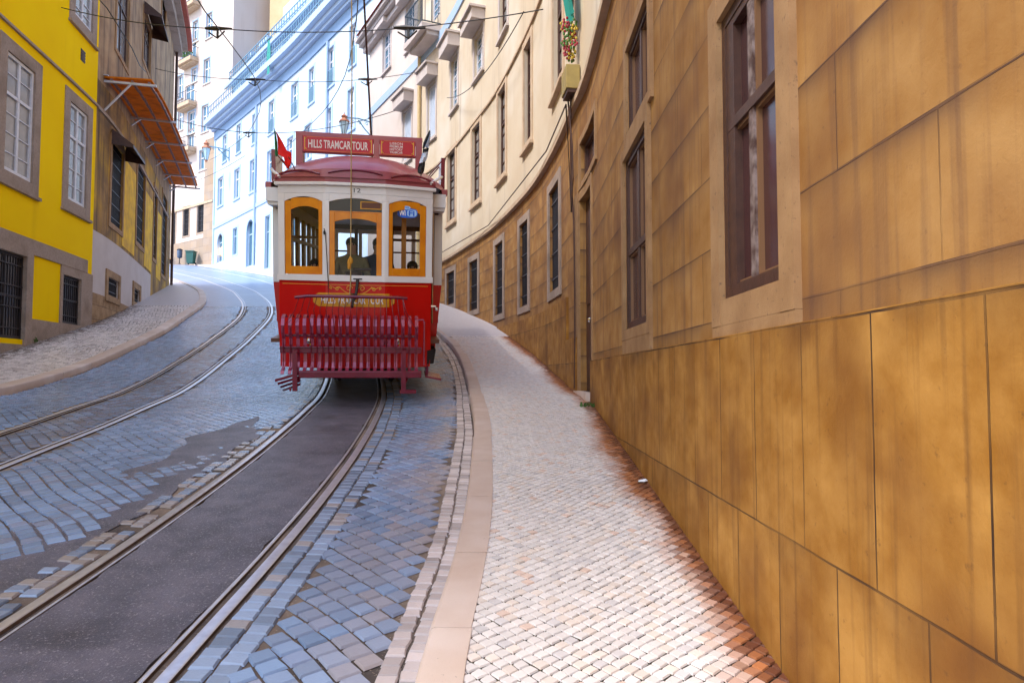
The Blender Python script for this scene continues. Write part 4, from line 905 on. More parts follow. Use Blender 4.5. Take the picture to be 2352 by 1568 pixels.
# --- lettering
def text(body, w, h, c, m, par, name, yoff=0., rz=0., thick=.004, bold=.012):
    cu = bpy.data.curves.new(name, 'FONT'); cu.body = body; cu.align_x = 'CENTER'; cu.extrude = .01; cu.offset = bold; cu.resolution_u = 3
    o = bpy.data.objects.new(name, cu); col.objects.link(o); bpy.context.view_layer.update()
    me = bpy.data.meshes.new_from_object(o.evaluated_get(bpy.context.evaluated_depsgraph_get())); bpy.data.objects.remove(o)
    n = len(me.vertices); a = np.zeros(n*3); me.vertices.foreach_get('co', a); a = a.reshape(-1, 3); lo, hi = a.min(0), a.max(0)
    r = np.zeros_like(a); X = (a[:, 0]-(lo[0]+hi[0])/2)/(hi[0]-lo[0])*w; Z = (a[:, 1]-(lo[1]+hi[1])/2)/(hi[1]-lo[1])*h; Y = -(a[:, 2]-lo[2])/(hi[2]-lo[2])*thick
    r[:, 0] = c[0]+X*math.cos(rz)-Y*math.sin(rz); r[:, 1] = c[1]+X*math.sin(rz)+Y*math.cos(rz); r[:, 2] = c[2]+Z
    me.vertices.foreach_set('co', r.reshape(-1)); me.materials.clear(); me.materials.append(M[m]); me.update()
    o = bpy.data.objects.new(name, me); col.objects.link(o); o.parent = par; return o
q = MB(); fb(q, -.50, .46, 1.29, 1.49, 0., .006)
for a, b in ((-.50,-.57), (.46,.53)): c_ = [(a,1.29),(a,1.49),(b,1.43),(b,1.35)]; q.v += []; q.prism([(x, z) for x, z in c_], yf(.5)-.006, yf(.5)+.03)
pl = q.build('name_plate', 'goldplate', tram)
text('HILLS TRAMCAR TOUR', .84, .105, (-.04, -.0065, 1.385), 'white', pl, 'lettering', bold=.02)
text('12', .09, .085, (.02, -.0145, 2.975), 'black', tram, 'number', bold=0., thick=.002)
# --- gilt scroll and lining
q = MB(); fb(q, -1.0, 1.0, 1.608, 1.614, -.001, .003)
for sx in (-1, 1):
    def sp(cx, cz, r0, turns, a0, dr, n=26): return [(cx+sx*(r0*(1-dr*t/n))*math.cos(a0+turns*2*math.pi*t/n), (r0*(1-dr*t/n))*math.sin(a0+turns*2*math.pi*t/n)+cz) for t in range(n+1)]
    L_ = [sp(sx*.085, 1.56, .045, -1.3, math.pi, .75), sp(sx*.245, 1.55, .030, -1.4, math.pi*.9, .8), sp(sx*.33, 1.572, .022, 1.3, -2.2, .8)]
    L_.append([(sx*(.02+.20*t/12), 1.485+.10*(t/12)**2-.012*math.sin(t/12*math.pi)) for t in range(13)]); L_.append([(sx*(.22+.09*t/8), 1.582-.025*math.sin(t/8*math.pi)) for t in range(9)])
    for l in L_:
        for i in range(len(l)-1): q.tube([(l[i][0], -.002, l[i][1]), (l[i+1][0], -.002, l[i+1][1])], .0048, 4)
q.blob((0, -.003, 1.475), .02, .004, .018, 5)
q.build('gilt_scroll', 'gold', tram)
# --- sticker on the right window
def disc(mb, cx, cz, rx, rz_, y0, y1, mi=0, a0=0, a1=2*math.pi, n=20, pw=1.):
    pts = []
    for k in range(n+1):
        a = a0+(a1-a0)*k/n; ca, sa_ = math.cos(a), math.sin(a); pts.append((cx+rx*math.copysign(abs(ca)**pw, ca), cz+rz_*math.copysign(abs(sa_)**pw, sa_)))
    mb.prism(pts[:-1] if abs(a1-a0-2*math.pi) < 1e-3 else pts, y0, y1, mi)
yw = yf(.71)-.008; q = MB(); disc(q, .70, 2.665, .14, .068, yw-.006, yw, 0, pw=.6); disc(q, .760, 2.665, .066, .050, yw-.009, yw-.0061, 1, pw=.6); disc(q, .69, 2.742, .052, .026, yw-.0075, yw-.0062, 1)
stk = q.build('wifi_sticker', ['wifiblue', 'wifipale'], wn[1])
text('Wi', .09, .078, (.628, yw-.0095, 2.665), 'white', stk, 'lettering', bold=.03, thick=.002); text('Fi', .08, .078, (.757, yw-.0095, 2.665), 'wifiblue', stk, 'lettering', bold=.03, thick=.002); text('FREE', .06, .022, (.69, yw-.0085, 2.744), 'wifiblue', stk, 'lettering', thick=.001)
# --- body behind the platform
HW = 1.235; Y0B, Y1B = .86, 7.4
q = MB()
for sx in (-1, 1):
    x1, x2 = sx*HW, sx*(HW-.10); t = sx*.04
    q.hexa([(x2-t,Y0B,.42),(x2,Y0B,.42),(x2,Y1B,.42),(x2-t,Y1B,.42),(x1-t,Y0B,1.62),(x1,Y0B,1.62),(x1,Y1B,1.62),(x1-t,Y1B,1.62)] if sx > 0 else [(x2,Y0B,.42),(x2-t,Y0B,.42),(x2-t,Y1B,.42),(x2,Y1B,.42),(x1,Y0B,1.62),(x1-t,Y0B,1.62),(x1-t,Y1B,1.62),(x1,Y1B,1.62)])
    q.box(min(sx*1.06, sx*1.14), max(sx*1.06, sx*1.14), Y0B-.02, Y0B+.04, .42, 1.0); q.box(min(sx*1.06, sx*1.19), max(sx*1.06, sx*1.19), Y0B-.02, Y0B+.04, 1.0, 1.62)
q.box(-1.0, 1.0, Y1B+.5, Y1B+.54, .42, 1.62)
q.build('side_panels', 'tramred', tram)
q = MB()
for sx in (-1, 1):
    a, b = sorted((sx*HW, sx*(HW-.05))); q.box(a, b, Y0B, Y1B, 1.621, 1.70); q.box(a, b, Y0B, Y1B, 2.72, 3.05)
    n = 8
    for k in range(n+1):
        y = Y0B+(Y1B-Y0B-.1)*k/n; q.box(a+.002, b-.002, y, y+.09, 1.701, 2.719)
    a, b = sorted((sx*1.12, sx*HW)); q.box(a, b, Y0B-.02, Y0B-.001, 1.621, 2.719)
    a, b = sorted((sx*1.058, sx*(HW+.02))); q.box(a, b, .45, Y0B+.03, 2.80, 3.05); q.box(a+.01, b-.01, .50, Y0B+.02, 2.75, 2.799)
for a, b in ((-1.0,-.9),(-.4,-.32),(.32,.4),(.9,1.0)): q.box(a, b, Y1B+.48, Y1B+.55, 1.621, 2.8)
q.box(-1.0, 1.0, Y1B+.48, Y1B+.55, 2.8, 3.05); q.box(-1.0, 1.0, Y1B+.48, Y1B+.55, 1.6211, 1.68)
q.build('body_frame', 'tramcream', tram, bevel=.006)
q = MB()
for yb_ in (Y0B+.12, Y1B-.2):              # bulkheads of dark wood with a doorway
    for a, b in ((-1.18,-1.10),(-.46,-.38),(.38,.46),(1.10,1.18)): q.box(a, b, yb_, yb_+.05, .8, 2.86)
    q.box(-1.18, -.46, yb_+.001, yb_+.049, .8, 1.62); q.box(.46, 1.18, yb_+.001, yb_+.049, .8, 1.62); q.box(-1.18, 1.18, yb_-.001, yb_+.051, 2.86, 3.0); q.box(-1.10, -.46, yb_+.002, yb_+.048, 2.3, 2.34); q.box(.46, 1.10, yb_+.002, yb_+.048, 2.3, 2.34)
for sx in (-1, 1):                          # inner window posts and blinds
    for k in range(8):
        y = Y0B+.25+(Y1B-Y0B-.4)*k/8; a, b = sorted((sx*1.18, sx*1.13)); q.box(a, b, y, y+.16, 1.62, 2.75)
    a, b = sorted((sx*1.18, sx*1.12)); q.box(a, b, Y0B+.2, Y1B-.2, 2.30, 2.36)
q.box(-1.18, 1.18, .3, Y1B+.4, .72, .78); q.box(-1.02, 1.02, .06+.25, .8, 2.98, 3.03); q.box(-1.18, 1.18, Y0B, Y1B, 3.0, 3.04)
q.build('interior', 'interior', tram)
for sx in (-1, 1):
    for k in range(4):
        y = 1.5+k*1.35; a, b = sorted((sx*.35, sx*1.1)); q = MB(); q.box(a, b, y, y+.45, 1.15, 1.25); q.box(a, b, y+.40, y+.47, 1.251, 1.85); q.build('seat', 'seatcov', tram, bevel=.02)
q = MB(); q.box(-.22, .30, .36, .62, .78, 1.72); q.lathe(-.05, .44, [(.12, 1.72), (.12, 1.80), (.03, 1.82)], 12); q.box(-.06, .2, .40, .43, 1.82, 1.86); q.build('controller', 'brownwood', tram, bevel=.01)
q = MB(); q.tube([(1.02, .35, 1.0), (1.02, .35, 2.8)], .02, 8); q.tube([(1.09, .80, 1.0), (1.09, .80, 2.8)], .02, 8); q.build('grab_rail', 'chrome', tram)
q = MB(); q.box(.985, 1.055, .30, .37, .40, 2.80); q.box(.985, 1.05, .62, .66, .40, 2.80); q.box(.99, 1.03, .371, .619, .45, 1.6); q.build('folding_door', 'brownwood', tram)
q = MB(); q.tube([(1.02, .24, 1.30), (1.11, .26, 1.30), (1.13, .28, 1.26)], .018, 6); q.blob((1.13, .28, 1.26), .03, .03, .03, 6); q.build('door_catch', 'chrome', tram)
q = MB(); q.box(.62, .69, .50, .56, .78, 2.98); q.build('inner_post', 'orangewood', tram)
# --- roof
def roofz(x, y):
    w = 1.09+.20*min(1, max(0, (y-.1)/.75)); h = .15+.36*min(1, max(0, (y+.05)/1.1))**.6; u = min(1, abs(x)/w)
    back = min(1, max(0, (Y1B+.7-y)/1.2))**.5
    return 3.13+h*(1-u**2.2)**.75*back, w
q = MB(); YS = [-.075,-.07,-.03,.05,.15,.3,.5,.7,.9,1.2,1.6,2.2,3.2,4.5,6,7,7.5,7.9,8.1]; NX = 24; prev = None
for y in YS:
    row = []
    for i in range(NX+1):
        u = -1+2*i/NX; u = math.copysign(abs(u)**.8, u); _, w = roofz(0, y); x = u*w*.9999; z, _ = roofz(x, y); z = 3.16 if y < -.072 else z; yo = yf(max(-1.05, min(1.05, x)))*max(0, 1-(y+.07)/.9); row.append((x, y+yo, z))
    if prev:
        for i in range(NX): q.face([prev[i], prev[i+1], row[i+1], row[i]])
    prev = row
q.build('roof', 'maroon', tram, smooth=True)
q = MB(); fb(q, -1.085, 1.085, 3.101, 3.20, -.2, .045); 
for sx in (-1, 1):
    a, b = sorted((sx*1.285, sx*1.20)); q.box(a, b, Y0B-.3, Y1B+.3, 3.051, 3.14)
q.build('roof_edge', 'maroon', tram, bevel=.01)
q = MB()                                   # raised arched mouldings over the three windows
for a, b in ((-1.02,-.47),(-.36,.36),(.47,1.02)):
    xc, hw = (a+b)/2, (b-a)/2; pts = []
    for i in range(11):
        x = a+(b-a)*i/10; pts.append((x, yf(x)-.078, 3.215+.05*(1-((x-xc)/hw)**2)-.03*abs(xc)))
    q.tube(pts, .016, 6)
q.build('roof_moulding', 'magenta', tram, smooth=True)
for sx in (-1, 1):
    q = MB(); q.tube([(sx*1.02, .15, 3.16), (sx*1.14, .35, 3.26), (sx*1.20, .6, 3.32)], .02, 6); q.build('roof_handrail', 'tramcream', tram)
for sx in (-1, 1):
    q = MB()
    for y in (1.0, 1.5): q.tube([(sx*1.0, y, 3.35), (sx*1.22, y+.05, 3.62)], .010, 5)
    q.box(sx*1.24-.03, sx*1.24+.03, .98, 1.6, 3.2, 3.66); q.build('roof_bracket', 'magenta', tram)
# --- route board on the roof
SY = .95; _n0 = set(bpy.data.objects)
q = MB(); q.box(-.92, .92, SY, SY+.07, 3.955, 4.03); q.box(-.92, -.82, SY, SY+.07, 3.30, 3.9549); q.box(.82, .92, SY, SY+.07, 3.30, 3.9549); q.box(.20, .29, SY, SY+.07, 3.45, 3.9549); q.box(-.8199, .1999, SY+.02, SY+.06, 3.66, 3.7); q.box(.2901, .8199, SY+.02, SY+.06, 3.66, 3.7); q.box(-.88, .88, SY+.08, SY+.5, 3.98, 4.02)
bd = q.build('route_board', 'maroon', tram, bevel=.006)
for x in (-.88, .88): q = MB(); q.box(x-.02, x+.02, SY+.5, SY+.54, 3.3, 4.0); q.build('board_strut', 'magenta', bd)
for a, b, t in ((-.815, .195, 0), (.295, .815, 1)):
    q = MB(); q.box(a, b, SY-.012, SY+.018, 3.68, 3.95); pn = q.build('board_panel', 'signred', bd)
    q = MB()
    for x, s in ((a+.025, 1), (b-.025, -1)):
        q.box(x-.005, x+.005, SY-.018, SY-.0125, 3.70, 3.93)
        for zc_, sz in ((3.72, 1), (3.91, -1)): q.tube([(x, SY-.016, zc_-sz*.02), (x+s*.016, SY-.016, zc_), (x+s*.004, SY-.016, zc_+sz*.02), (x+s*.03, SY-.016, zc_-sz*.012)], .004, 4)
    q.box(a+.05, b-.05, SY-.014, SY-.0125, 3.937, 3.940); q.box(a+.05, b-.05, SY-.014, SY-.0125, 3.692, 3.695)
    q.build('gilt_border', 'gold', pn)
    if t == 0: text('HILLS TRAMCAR TOUR', .86, .15, ((a+b)/2, SY-.0125, 3.815), 'white', pn, 'lettering', bold=.015)
    else:
        for i, wd in enumerate(('LISBON', 'PREMIUM', 'HISTORY', 'TRAMCAR')): text(wd, .19, .042, ((a+b)/2-.02, SY-.0125, 3.895-i*.054), 'white', pn, 'lettering', bold=.01)
for o in set(bpy.data.objects)-_n0: o['sgn'] = 1
# --- folded front fender
q = MB(); q.tube([(-.76, -.34, 1.425), (-.6, -.36, 1.45), (.58, -.36, 1.45), (.70, -.34, 1.44)], .024, 8); q.build('fender_top_bar', 'magenta', tram, smooth=True)
NS = 20
for k in range(NS):
    x = -.91+1.74*k/(NS-1); q = MB(); pr = [(-.10,1.13),(-.16,1.17),(-.26,1.175),(-.35,1.13),(-.39,1.03),(-.37,.93),(-.30,.84),(-.29,.62),(-.30,.50),(-.35,.42),(-.42,.39),(-.45,.35)]
    for i in range(len(pr)-1):
        (a, c), (b, d) = pr[i], pr[i+1]; dx = .022; n = Vector((0, c-d, b-a)).normalized()*.007; xs = x
        q.hexa([(xs-dx,a-n.y,c-n.z),(xs+dx,a-n.y,c-n.z),(xs+dx,b-n.y,d-n.z),(xs-dx,b-n.y,d-n.z),(xs-dx,a+n.y,c+n.z),(xs+dx,a+n.y,c+n.z),(xs+dx,b+n.y,d+n.z),(xs-dx,b+n.y,d+n.z)])
    q.build('fender_slat', 'fend2', tram)
q = MB()
for k in range(NS):
    u = k/(NS-1); xt = -.70+1.34*min(1, u*1.06); xb = -.90+1.72*u; q.tube([(xt, -.35, 1.45), (xt+(xb-xt)*.25, -.40, 1.25), (xb if u > .8 or u < .1 else xt, -.41, 1.0), (xb if u > .8 or u < .1 else xt, -.40, .45)], .0055, 5)
q.build('fender_wires', 'magenta', tram)
q = MB(); q.box(-.95, .90, -.37, -.33, .64, .72); q.box(-.95, .90, -.39, -.371, .715, .735); q.build('fender_rail', 'magenta', tram, bevel=.006)
q = MB(); q.box(-.93, .84, -.30, -.27, .86, .90); q.box(-.70, .90, -.50, -.44, .30, .40); q.build('fender_lower_beam', 'magenta', tram, bevel=.01)
for x, z0 in ((-.74, .12), (.66, .08)):
    q = MB(); q.box(x-.03, x+.03, -.53, -.48, z0, .70); q.box(x-.05, x+.12*(1 if x > 0 else -1)+.05, -.52, -.47, z0-.001, z0+.05); q.tube([(x, -.5, z0+.1), (x+.08, -.4, .35)], .018, 6); q.build('fender_post', 'magenta', tram)
q = MB(); q.tube([(.82, -.20, 1.12), (.93, -.20, 1.12), (.94, -.22, 1.08), (.94, -.24, .45)], .012, 6); q.build('fender_handle', 'fend2', tram)
q = MB()
for k in range(4): q.hexa([(-1.0+k*.03,-.46+.03*k,.24-k*.05),(-.68,-.46,.34-k*.05),(-.68,-.42,.34-k*.05),(-1.0+k*.03,-.42+.03*k,.24-k*.05),(-1.0+k*.03,-.46,.28-k*.05),(-.68,-.46,.375-k*.05),(-.68,-.42,.375-k*.05),(-1.0+k*.03,-.42,.28-k*.05)])
q.build('fender_linkage', 'magenta', tram)
q = MB(); q.tube([(.03, -.03, 1.70), (.015, -.10, 1.50), (-.03, -.18, 1.36), (-.03, -.30, 1.30)], .022, 8); q.tube([(-.03, -.03, 1.70), (.09, -.03, 1.70)], .010, 6)
for k in range(5): q.lathe(-.005-.006*k, -.14, [(.028, 1.40+.02*k), (.032, 1.41+.02*k), (.028, 1.415+.02*k)], 8)
q.build('coupling_lever', 'black', tram, smooth=True)
for x, m in ((-.62, 'chrome'), (-.40, 'redcloth'), (.40, 'redcloth'), (.58, 'chrome')):
    q = MB(); q.blob((x, -.06, .78), .035, .03, .045, 8); q.tube([(x, -.05, .80), (x+.03, -.09, .72), (x-.02, -.08, .66)], .009, 5); q.build('hose_hook', m, tram, smooth=True)
# --- underside
q = MB(); q.box(-.55, .55, .5, 7.3, .40, .62); q.box(-.80, .80, 2.2, 2.35, .30, .55); q.box(-.8, .8, 5.0, 5.15, .30, .55)
for sx in (-1, 1): q.box(sx*.62-.03, sx*.62+.03, 1.9, 5.5, .30, .50); q.box(sx*.5-.02, sx*.5+.02, .9, 1.0, .30, .5)
q.build('underframe', 'under', tram)
for y in (2.7, 4.7):
    q = MB(); n = 24
    for sx in (-1, 1):
        for r, a, b in ((.39,.44,.52),(.42,.425,.45)):
            R0 = [(sx*a, y+r*math.cos(2*math.pi*k/n), .39+r*math.sin(2*math.pi*k/n)) for k in range(n)]; R1 = [(sx*b, p[1], p[2]) for p in R0]
            for k in range(n): q.face([R0[k], R0[(k+1)%n], R1[(k+1)%n], R1[k]])
            q.face(R0); q.face(R1[::-1])
    q.tube([(-.5, y, .39), (.5, y, .39)], .06, 10); q.build('wheelset', 'under', tram)
q = MB(); q.hexa([(.98,.30,.18),(1.22,.36,.12),(1.22,.85,.12),(.98,.85,.18),(.98,.30,.21),(1.22,.36,.15),(1.22,.85,.15),(.98,.85,.21)]); q.hexa([(.99,.40,.21),(1.03,.40,.21),(1.03,.80,.21),(.99,.80,.21),(.99,.35,.50),(1.03,.35,.50),(1.03,.85,.50),(.99,.85,.50)]); q.build('step', 'fend2', tram)
q = MB(); q.hexa([(.99,.22,.40),(1.10,.3,.40),(1.10,.85,.40),(.99,.85,.40),(.99,.22,.62),(1.13,.3,.62),(1.13,.85,.62),(.99,.85,.62)]); q.build('step_riser', 'under', tram)
# --- ropes, pole, flags
q = MB(); q.tube([(-.02, -.9, 7.2), (-.03, -.35, 4.6), (-.055, -.12, 3.15), (-.06, -.04, 2.9), (-.065, -.035, 2.0), (-.065, -.035, 1.62), (-.09, -.02, 1.36), (-.16, -.015, 1.29), (-.22, -.015, 1.33), (-.24, -.015, 1.38)], .0075, 6); q.build('pole_rope', 'rope', tram, smooth=True)
q = MB(); 
for k in range(9): q.blob((-.075+rnd.uniform(-.022,.022), -.05+rnd.uniform(-.01,.01), 1.93+rnd.uniform(-.06,.07)), .018, .014, .045, 6)
q.build('rope_knot', 'goldplate', tram, smooth=True)
q = MB(); q.tube([(-.42, -.02, 2.40), (-.40, -.035, 2.34), (-.36, -.05, 1.6), (-.34, -.20, 1.42)], .006, 5); q.blob((-.415, -.025, 2.34), .016, .016, .03, 6); q.build('side_cord', 'cable', tram, smooth=True)
q = MB(); q.tube([(.12, 3.2, 3.6), (.05, -2.2, 7.5)], [.017, .011], 8); q.blob((.12, 3.2, 3.58), .12, .25, .10, 8); q.build('trolley_pole', 'brownwood', tram, smooth=True)
q = MB(); q.box(-.16, .72, 2.2, 4.3, 3.48, 3.62); q.box(.3, .62, 1.8, 2.2, 3.48, 3.66); q.build('roof_gear', 'bluetrim', tram, bevel=.03)
def tl(px, py, y): return ((px-806)*.0061*(1+y*.1), y, (860-py)*.0061*(1+y*.10)+.38-y*.09)
def flag(outline, strips, base, top, label):
    q = MB(); q.tube([base, top], .008, 6); st = q.build('flag', 'brownwood', tram); st['label'] = label
    for nm, m, rows in strips:
        q = MB(); prev = None
        for i, (a, b) in enumerate(rows):
            row = []
            for k in range(7):
                u = k/6; row.append((a[0]+(b[0]-a[0])*u, a[1]+(b[1]-a[1])*u+.025*math.sin(u*6+i*1.3), a[2]+(b[2]-a[2])*u))
            if prev:
                for k in range(6): q.face([prev[k], prev[k+1], row[k+1], row[k]])
            prev = row
        q.build(nm, m, st, smooth=True)
T = lambda x, y: tl(x, y, .22)
flag(None, [('green_part', 'flaggreen', [(T(630,306), T(633,312)), (T(630,335), T(636,336)), (T(631,360), T(637,358)), (T(633,368), T(638,362))]),
            ('red_part', 'flagred', [(T(633,312), T(635,314)), (T(636,328), T(647,334)), (T(637,345), T(656,352)), (T(638,362), T(666,356)), (T(650,368), T(667,372)), (T(652,380), T(664,384)), (T(655,392), T(659,390))])], T(681,408), T(660,366), 'red and green flag on a short staff at the left of the roof')
T = lambda x, y: tl(x, y, .25)
flag(None, [('black_edge', 'flagblack', [(T(966,291), T(967,293)), (T(958,305), T(964,305)), (T(952,320), T(960,318)), (T(950,333), T(955,332))]),
            ('pale_part', 'flagwhite', [(T(967,293), T(968,296)), (T(964,305), T(968,306)), (T(960,318), T(965,322)), (T(955,331), T(964,330))]),
            ('dark_band', 'flagblack', [(T(951,333), T(965,331)), (T(951,342), T(963,340))]),
            ('lower_pale_part', 'flagwhite', [(T(950,342), T(963,340)), (T(946,355), T(962,350)), (T(943,366), T(957,362))]),
            ('lower_black_part', 'flagblack', [(T(943,366), T(957,362)), (T(940,378), T(956,374)), (T(940,386), T(954,384)), (T(944,390), T(950,390))])], T(945,408), T(952,366), 'black and pale blue striped flag on a short staff at the right of the roof')

def _kids(o):
    for c in o.children: yield c; yield from _kids(c)
bpy.context.view_layer.update()
for o in _kids(tram):                      # settle heights: body sits a little higher over its trucks
    if o.name.startswith(('wheelset', 'underframe')): continue
    n = len(o.data.vertices); a = np.zeros(n*3); o.data.vertices.foreach_get('co', a); a = a.reshape(-1, 3)
    if o.get('sgn'): a[:, 2] = np.where(a[:, 2] > 3.7, 3.7+(a[:, 2]-3.7)*.80, a[:, 2])-SIGNDZ; del o['sgn']
    else: a[:, 2] += np.interp(a[:, 2], [0, 1.66, 2.88, 3.056, 9], [.22, .105, .06, 0, 0])
    o.data.vertices.foreach_set('co', a.reshape(-1)); o.data.update()

# ================================================================== PEOPLE
def person(name, label, MW, J, cloth, legs='navy', hairc='hair', group=None, face=-1):
    """J: joints in metres (x, y, z), y negative is forward; one skinned body mesh"""
    order = ['pelvis','waist','chest','neck','head','crown','shl','ell','hal','fil','shr','elr','har','fir','hpl','knl','anl','tol','hpr','knr','anr','tor']
    rad = dict(pelvis=(.155,.11), waist=(.135,.10), chest=(.165,.12), neck=(.055,.055), head=(.080,.092), crown=(.066,.076), shl=(.068,.068), shr=(.068,.068), ell=(.048,.048), elr=(.048,.048), hal=(.03,.035), har=(.03,.035), fil=(.022,.035), fir=(.022,.035), hpl=(.095,.095), hpr=(.095,.095), knl=(.065,.065), knr=(.065,.065), anl=(.045,.05), anr=(.045,.05), tol=(.04,.045), tor=(.04,.045))
    ed = [('pelvis','waist'),('waist','chest'),('chest','neck'),('neck','head'),('head','crown'),('chest','shl'),('shl','ell'),('ell','hal'),('hal','fil'),('chest','shr'),('shr','elr'),('elr','har'),('har','fir'),('pelvis','hpl'),('hpl','knl'),('knl','anl'),('anl','tol'),('pelvis','hpr'),('hpr','knr'),('knr','anr'),('anr','tor')]
    ks = [k for k in order if k in J]; ix = {k: i for i, k in enumerate(ks)}
    me = bpy.data.meshes.new(name); me.from_pydata([J[k] for k in ks], [(ix[a], ix[b]) for a, b in ed if a in ix and b in ix], [])
    o = bpy.data.objects.new(name, me); col.objects.link(o); sk = o.modifiers.new('skin', 'SKIN'); sk.use_smooth_shade = True
    for k in ks: me.skin_vertices[0].data[ix[k]].radius = rad[k]
    me.skin_vertices[0].data[0].use_root = True; ss = o.modifiers.new('s', 'SUBSURF'); ss.levels = 2; ss.render_levels = 2
    bpy.context.view_layer.update(); m2 = bpy.data.meshes.new_from_object(o.evaluated_get(bpy.context.evaluated_depsgraph_get())); bpy.data.objects.remove(o)
    bm = bmesh.new(); bm.from_mesh(m2)
    h = Vector(J['head']); fwd = Vector((0, face, 0))
    for v in bm.verts:                        # nose, brow, chin
        d = v.co-h
        if abs(d.z) < .12 and d.dot(fwd) > .05:
            v.co += fwd*(.022*math.exp(-((d.x/.016)**2+((d.z+.005)/.025)**2))-.010*math.exp(-(((abs(d.x)-.032)/.014)**2+((d.z-.025)/.014)**2))+.008*math.exp(-((d.x/.03)**2+((d.z+.075)/.02)**2)))
    bm.to_mesh(m2); bm.free()
    for m in ('skin', cloth, legs): m2.materials.append(M[m])
    zn = J['neck'][2]; hands = [Vector(J[k]) for k in ('hal','fil','har','fir') if k in J]
    for p in m2.polygons:
        c = p.center
        p.material_index = 0 if c.z > zn+.01 or any((c-q).length < .085 for q in hands) else (1 if c.z > J['pelvis'][2]-.04 and (not ('hpl' in J) or c.z > J['hpl'][2]+.02) else 2)
    ob = bpy.data.objects.new(name, m2); col.objects.link(ob); ob.matrix_world = MW; tag(ob, label, 'person', group)
    q = MB(); q.blob((h.x, h.y-face*.022, h.z+.055), .088, .092, .085, 10); q.blob((h.x, h.y-face*.05, h.z), .075, .06, .09, 10); hr = q.build('hair', hairc, None, smooth=True); hr.parent = ob
    q = MB()
    for sx in (-1, 1): q.blob((h.x+sx*.030, h.y+face*.078, h.z+.022), .012, .008, .007, 6)
    e = q.build('eyes', 'black', None); e.parent = ob
    return ob
def TMat(x, y, z, rz=0): return TM @ Matrix.Translation((x, y, z)) @ Matrix.Rotation(rz, 4, 'Z')
def seatedJ(lean=0.): return dict(pelvis=(0,0,.52), waist=(0,-.02+lean*.3,.72), chest=(0,-.03+lean,.95), neck=(0,-.04+lean,1.13), head=(0,-.07+lean,1.26), crown=(0,-.06+lean,1.36), shl=(-.19,-.03+lean,1.03), ell=(-.24,-.12+lean,.78), hal=(-.17,-.32,.76), fil=(-.15,-.39,.75), shr=(.19,-.03+lean,1.03), elr=(.24,-.12+lean,.78), har=(.17,-.32,.78), fir=(.14,-.39,.78), hpl=(-.09,-.05,.50), knl=(-.11,-.42,.50), anl=(-.11,-.42,.08), tol=(-.11,-.55,.05), hpr=(.09,-.05,.50), knr=(.11,-.42,.50), anr=(.11,-.42,.08), tor=(.11,-.55,.05))
def standJ(): return dict(pelvis=(0,0,.93), waist=(0,0,1.10), chest=(0,0,1.32), neck=(0,-.01,1.48), head=(0,-.03,1.61), crown=(0,-.02,1.71), shl=(-.19,0,1.40), ell=(-.24,.02,1.13), hal=(-.23,-.10,.90), fil=(-.22,-.13,.82), shr=(.19,0,1.40), elr=(.24,-.03,1.14), har=(.16,-.25,1.08), fir=(.10,-.32,1.07), hpl=(-.09,0,.90), knl=(-.10,-.04,.49), anl=(-.10,.05,.08), tol=(-.10,-.10,.04), hpr=(.09,0,.90), knr=(.10,.02,.49), anr=(.11,.08,.08), tor=(.11,-.07,.04))
person('person', 'tram driver in a khaki jacket behind the middle front window', TMat(-.10, .72, .78-.12), dict(standJ(), hal=(-.06,-.26,1.10), fil=(.02,-.31,1.09), ell=(-.25,-.06,1.14)), 'khaki')
person('person', 'passenger in a dark navy jacket standing beside the tram driver', TMat(.27, 1.0, .78-.10, .4), standJ(), 'navy')
person('person', 'passenger in a dark coat seated behind the right front window', TMat(.80, 1.45, .70), seatedJ(), 'navy')
person('person', 'passenger in an olive top seated behind the left front window', TMat(-.72, 1.60, .70), seatedJ(), 'seatcov')

# ================================================================== OVERHEAD WIRES
def sag(a, b, s, n=16): a, b = Vector(a), Vector(b); return [a.lerp(b, k/n)-Vector((0,0,s*4*(k/n)*(1-k/n))) for k in range(n+1)]
def wire(name, pts, r, label, fits=(), grp=None):
    mb = MB(); mb.tube(pts, r, 5, caps=False); o = mb.build(name, 'cable', origin=pts[0], smooth=True); tag(o, label, 'cable', grp)
    for p, d in fits:
        q = MB(); p = Vector(p); d = Vector(d).normalized(); q.tube([p-d*.35, p-d*.1, p+d*.4], [.03, .055, .02], 6); q.tube([p, p+Vector((0, 0, -.22))], .03, 6); q.tube([p-d*.25+Vector((0,0,-.1)), p+Vector((0,0,-.24)), p+d*.2+Vector((0,0,-.06))], .02, 5); h = q.build('hanger', 'cable', None, origin=pts[0], smooth=True); h.parent = o; h.location = (0,0,0)
    return o
cw = lambda f, y, h: Vector((float(f(float(y))), y, float(RD(float(y)))+h))
def span(pl, ml, pr_, label, pm):
    a = LWL.at(*LWL.hit(*pl), 0) if ml == 'L' else EW.at(*EW.hit(*pl), 0); b = RW.at(*RW.hit(*pr_), 0)
    y = pm[2]; m = Vector(ptat(pm[0], pm[1], y)); pts = sag(a, m, .12)+sag(m, b, .25)[1:]
    wire('span_wire', pts, .012, label, [(m, b-a)]+[(pts[-7], b-a)])
span((141,18), 'L', (1248,22), 'uppermost black wire spanning from the yellow building to the cream facade', (500,66,16))
span((357,158), 'L', (987,160), 'black wire spanning from above the orange canopy to the cream facade', (586,183,24))
a = LWL.at(LWL.L-.5, 13.0); b = RW.at(*RW.hit(922, 250), 0); wire('span_wire', sag(a, b, .9), .016, 'third black wire farther up crossing in front of the blue building', [(sag(a, b, .9)[6], b-a)])
wire('contact_wire', [cw(CR, y, 7.4) for y in range(4, 40, 2)], .014, 'thin trolley wire running above the red tram along the right track')
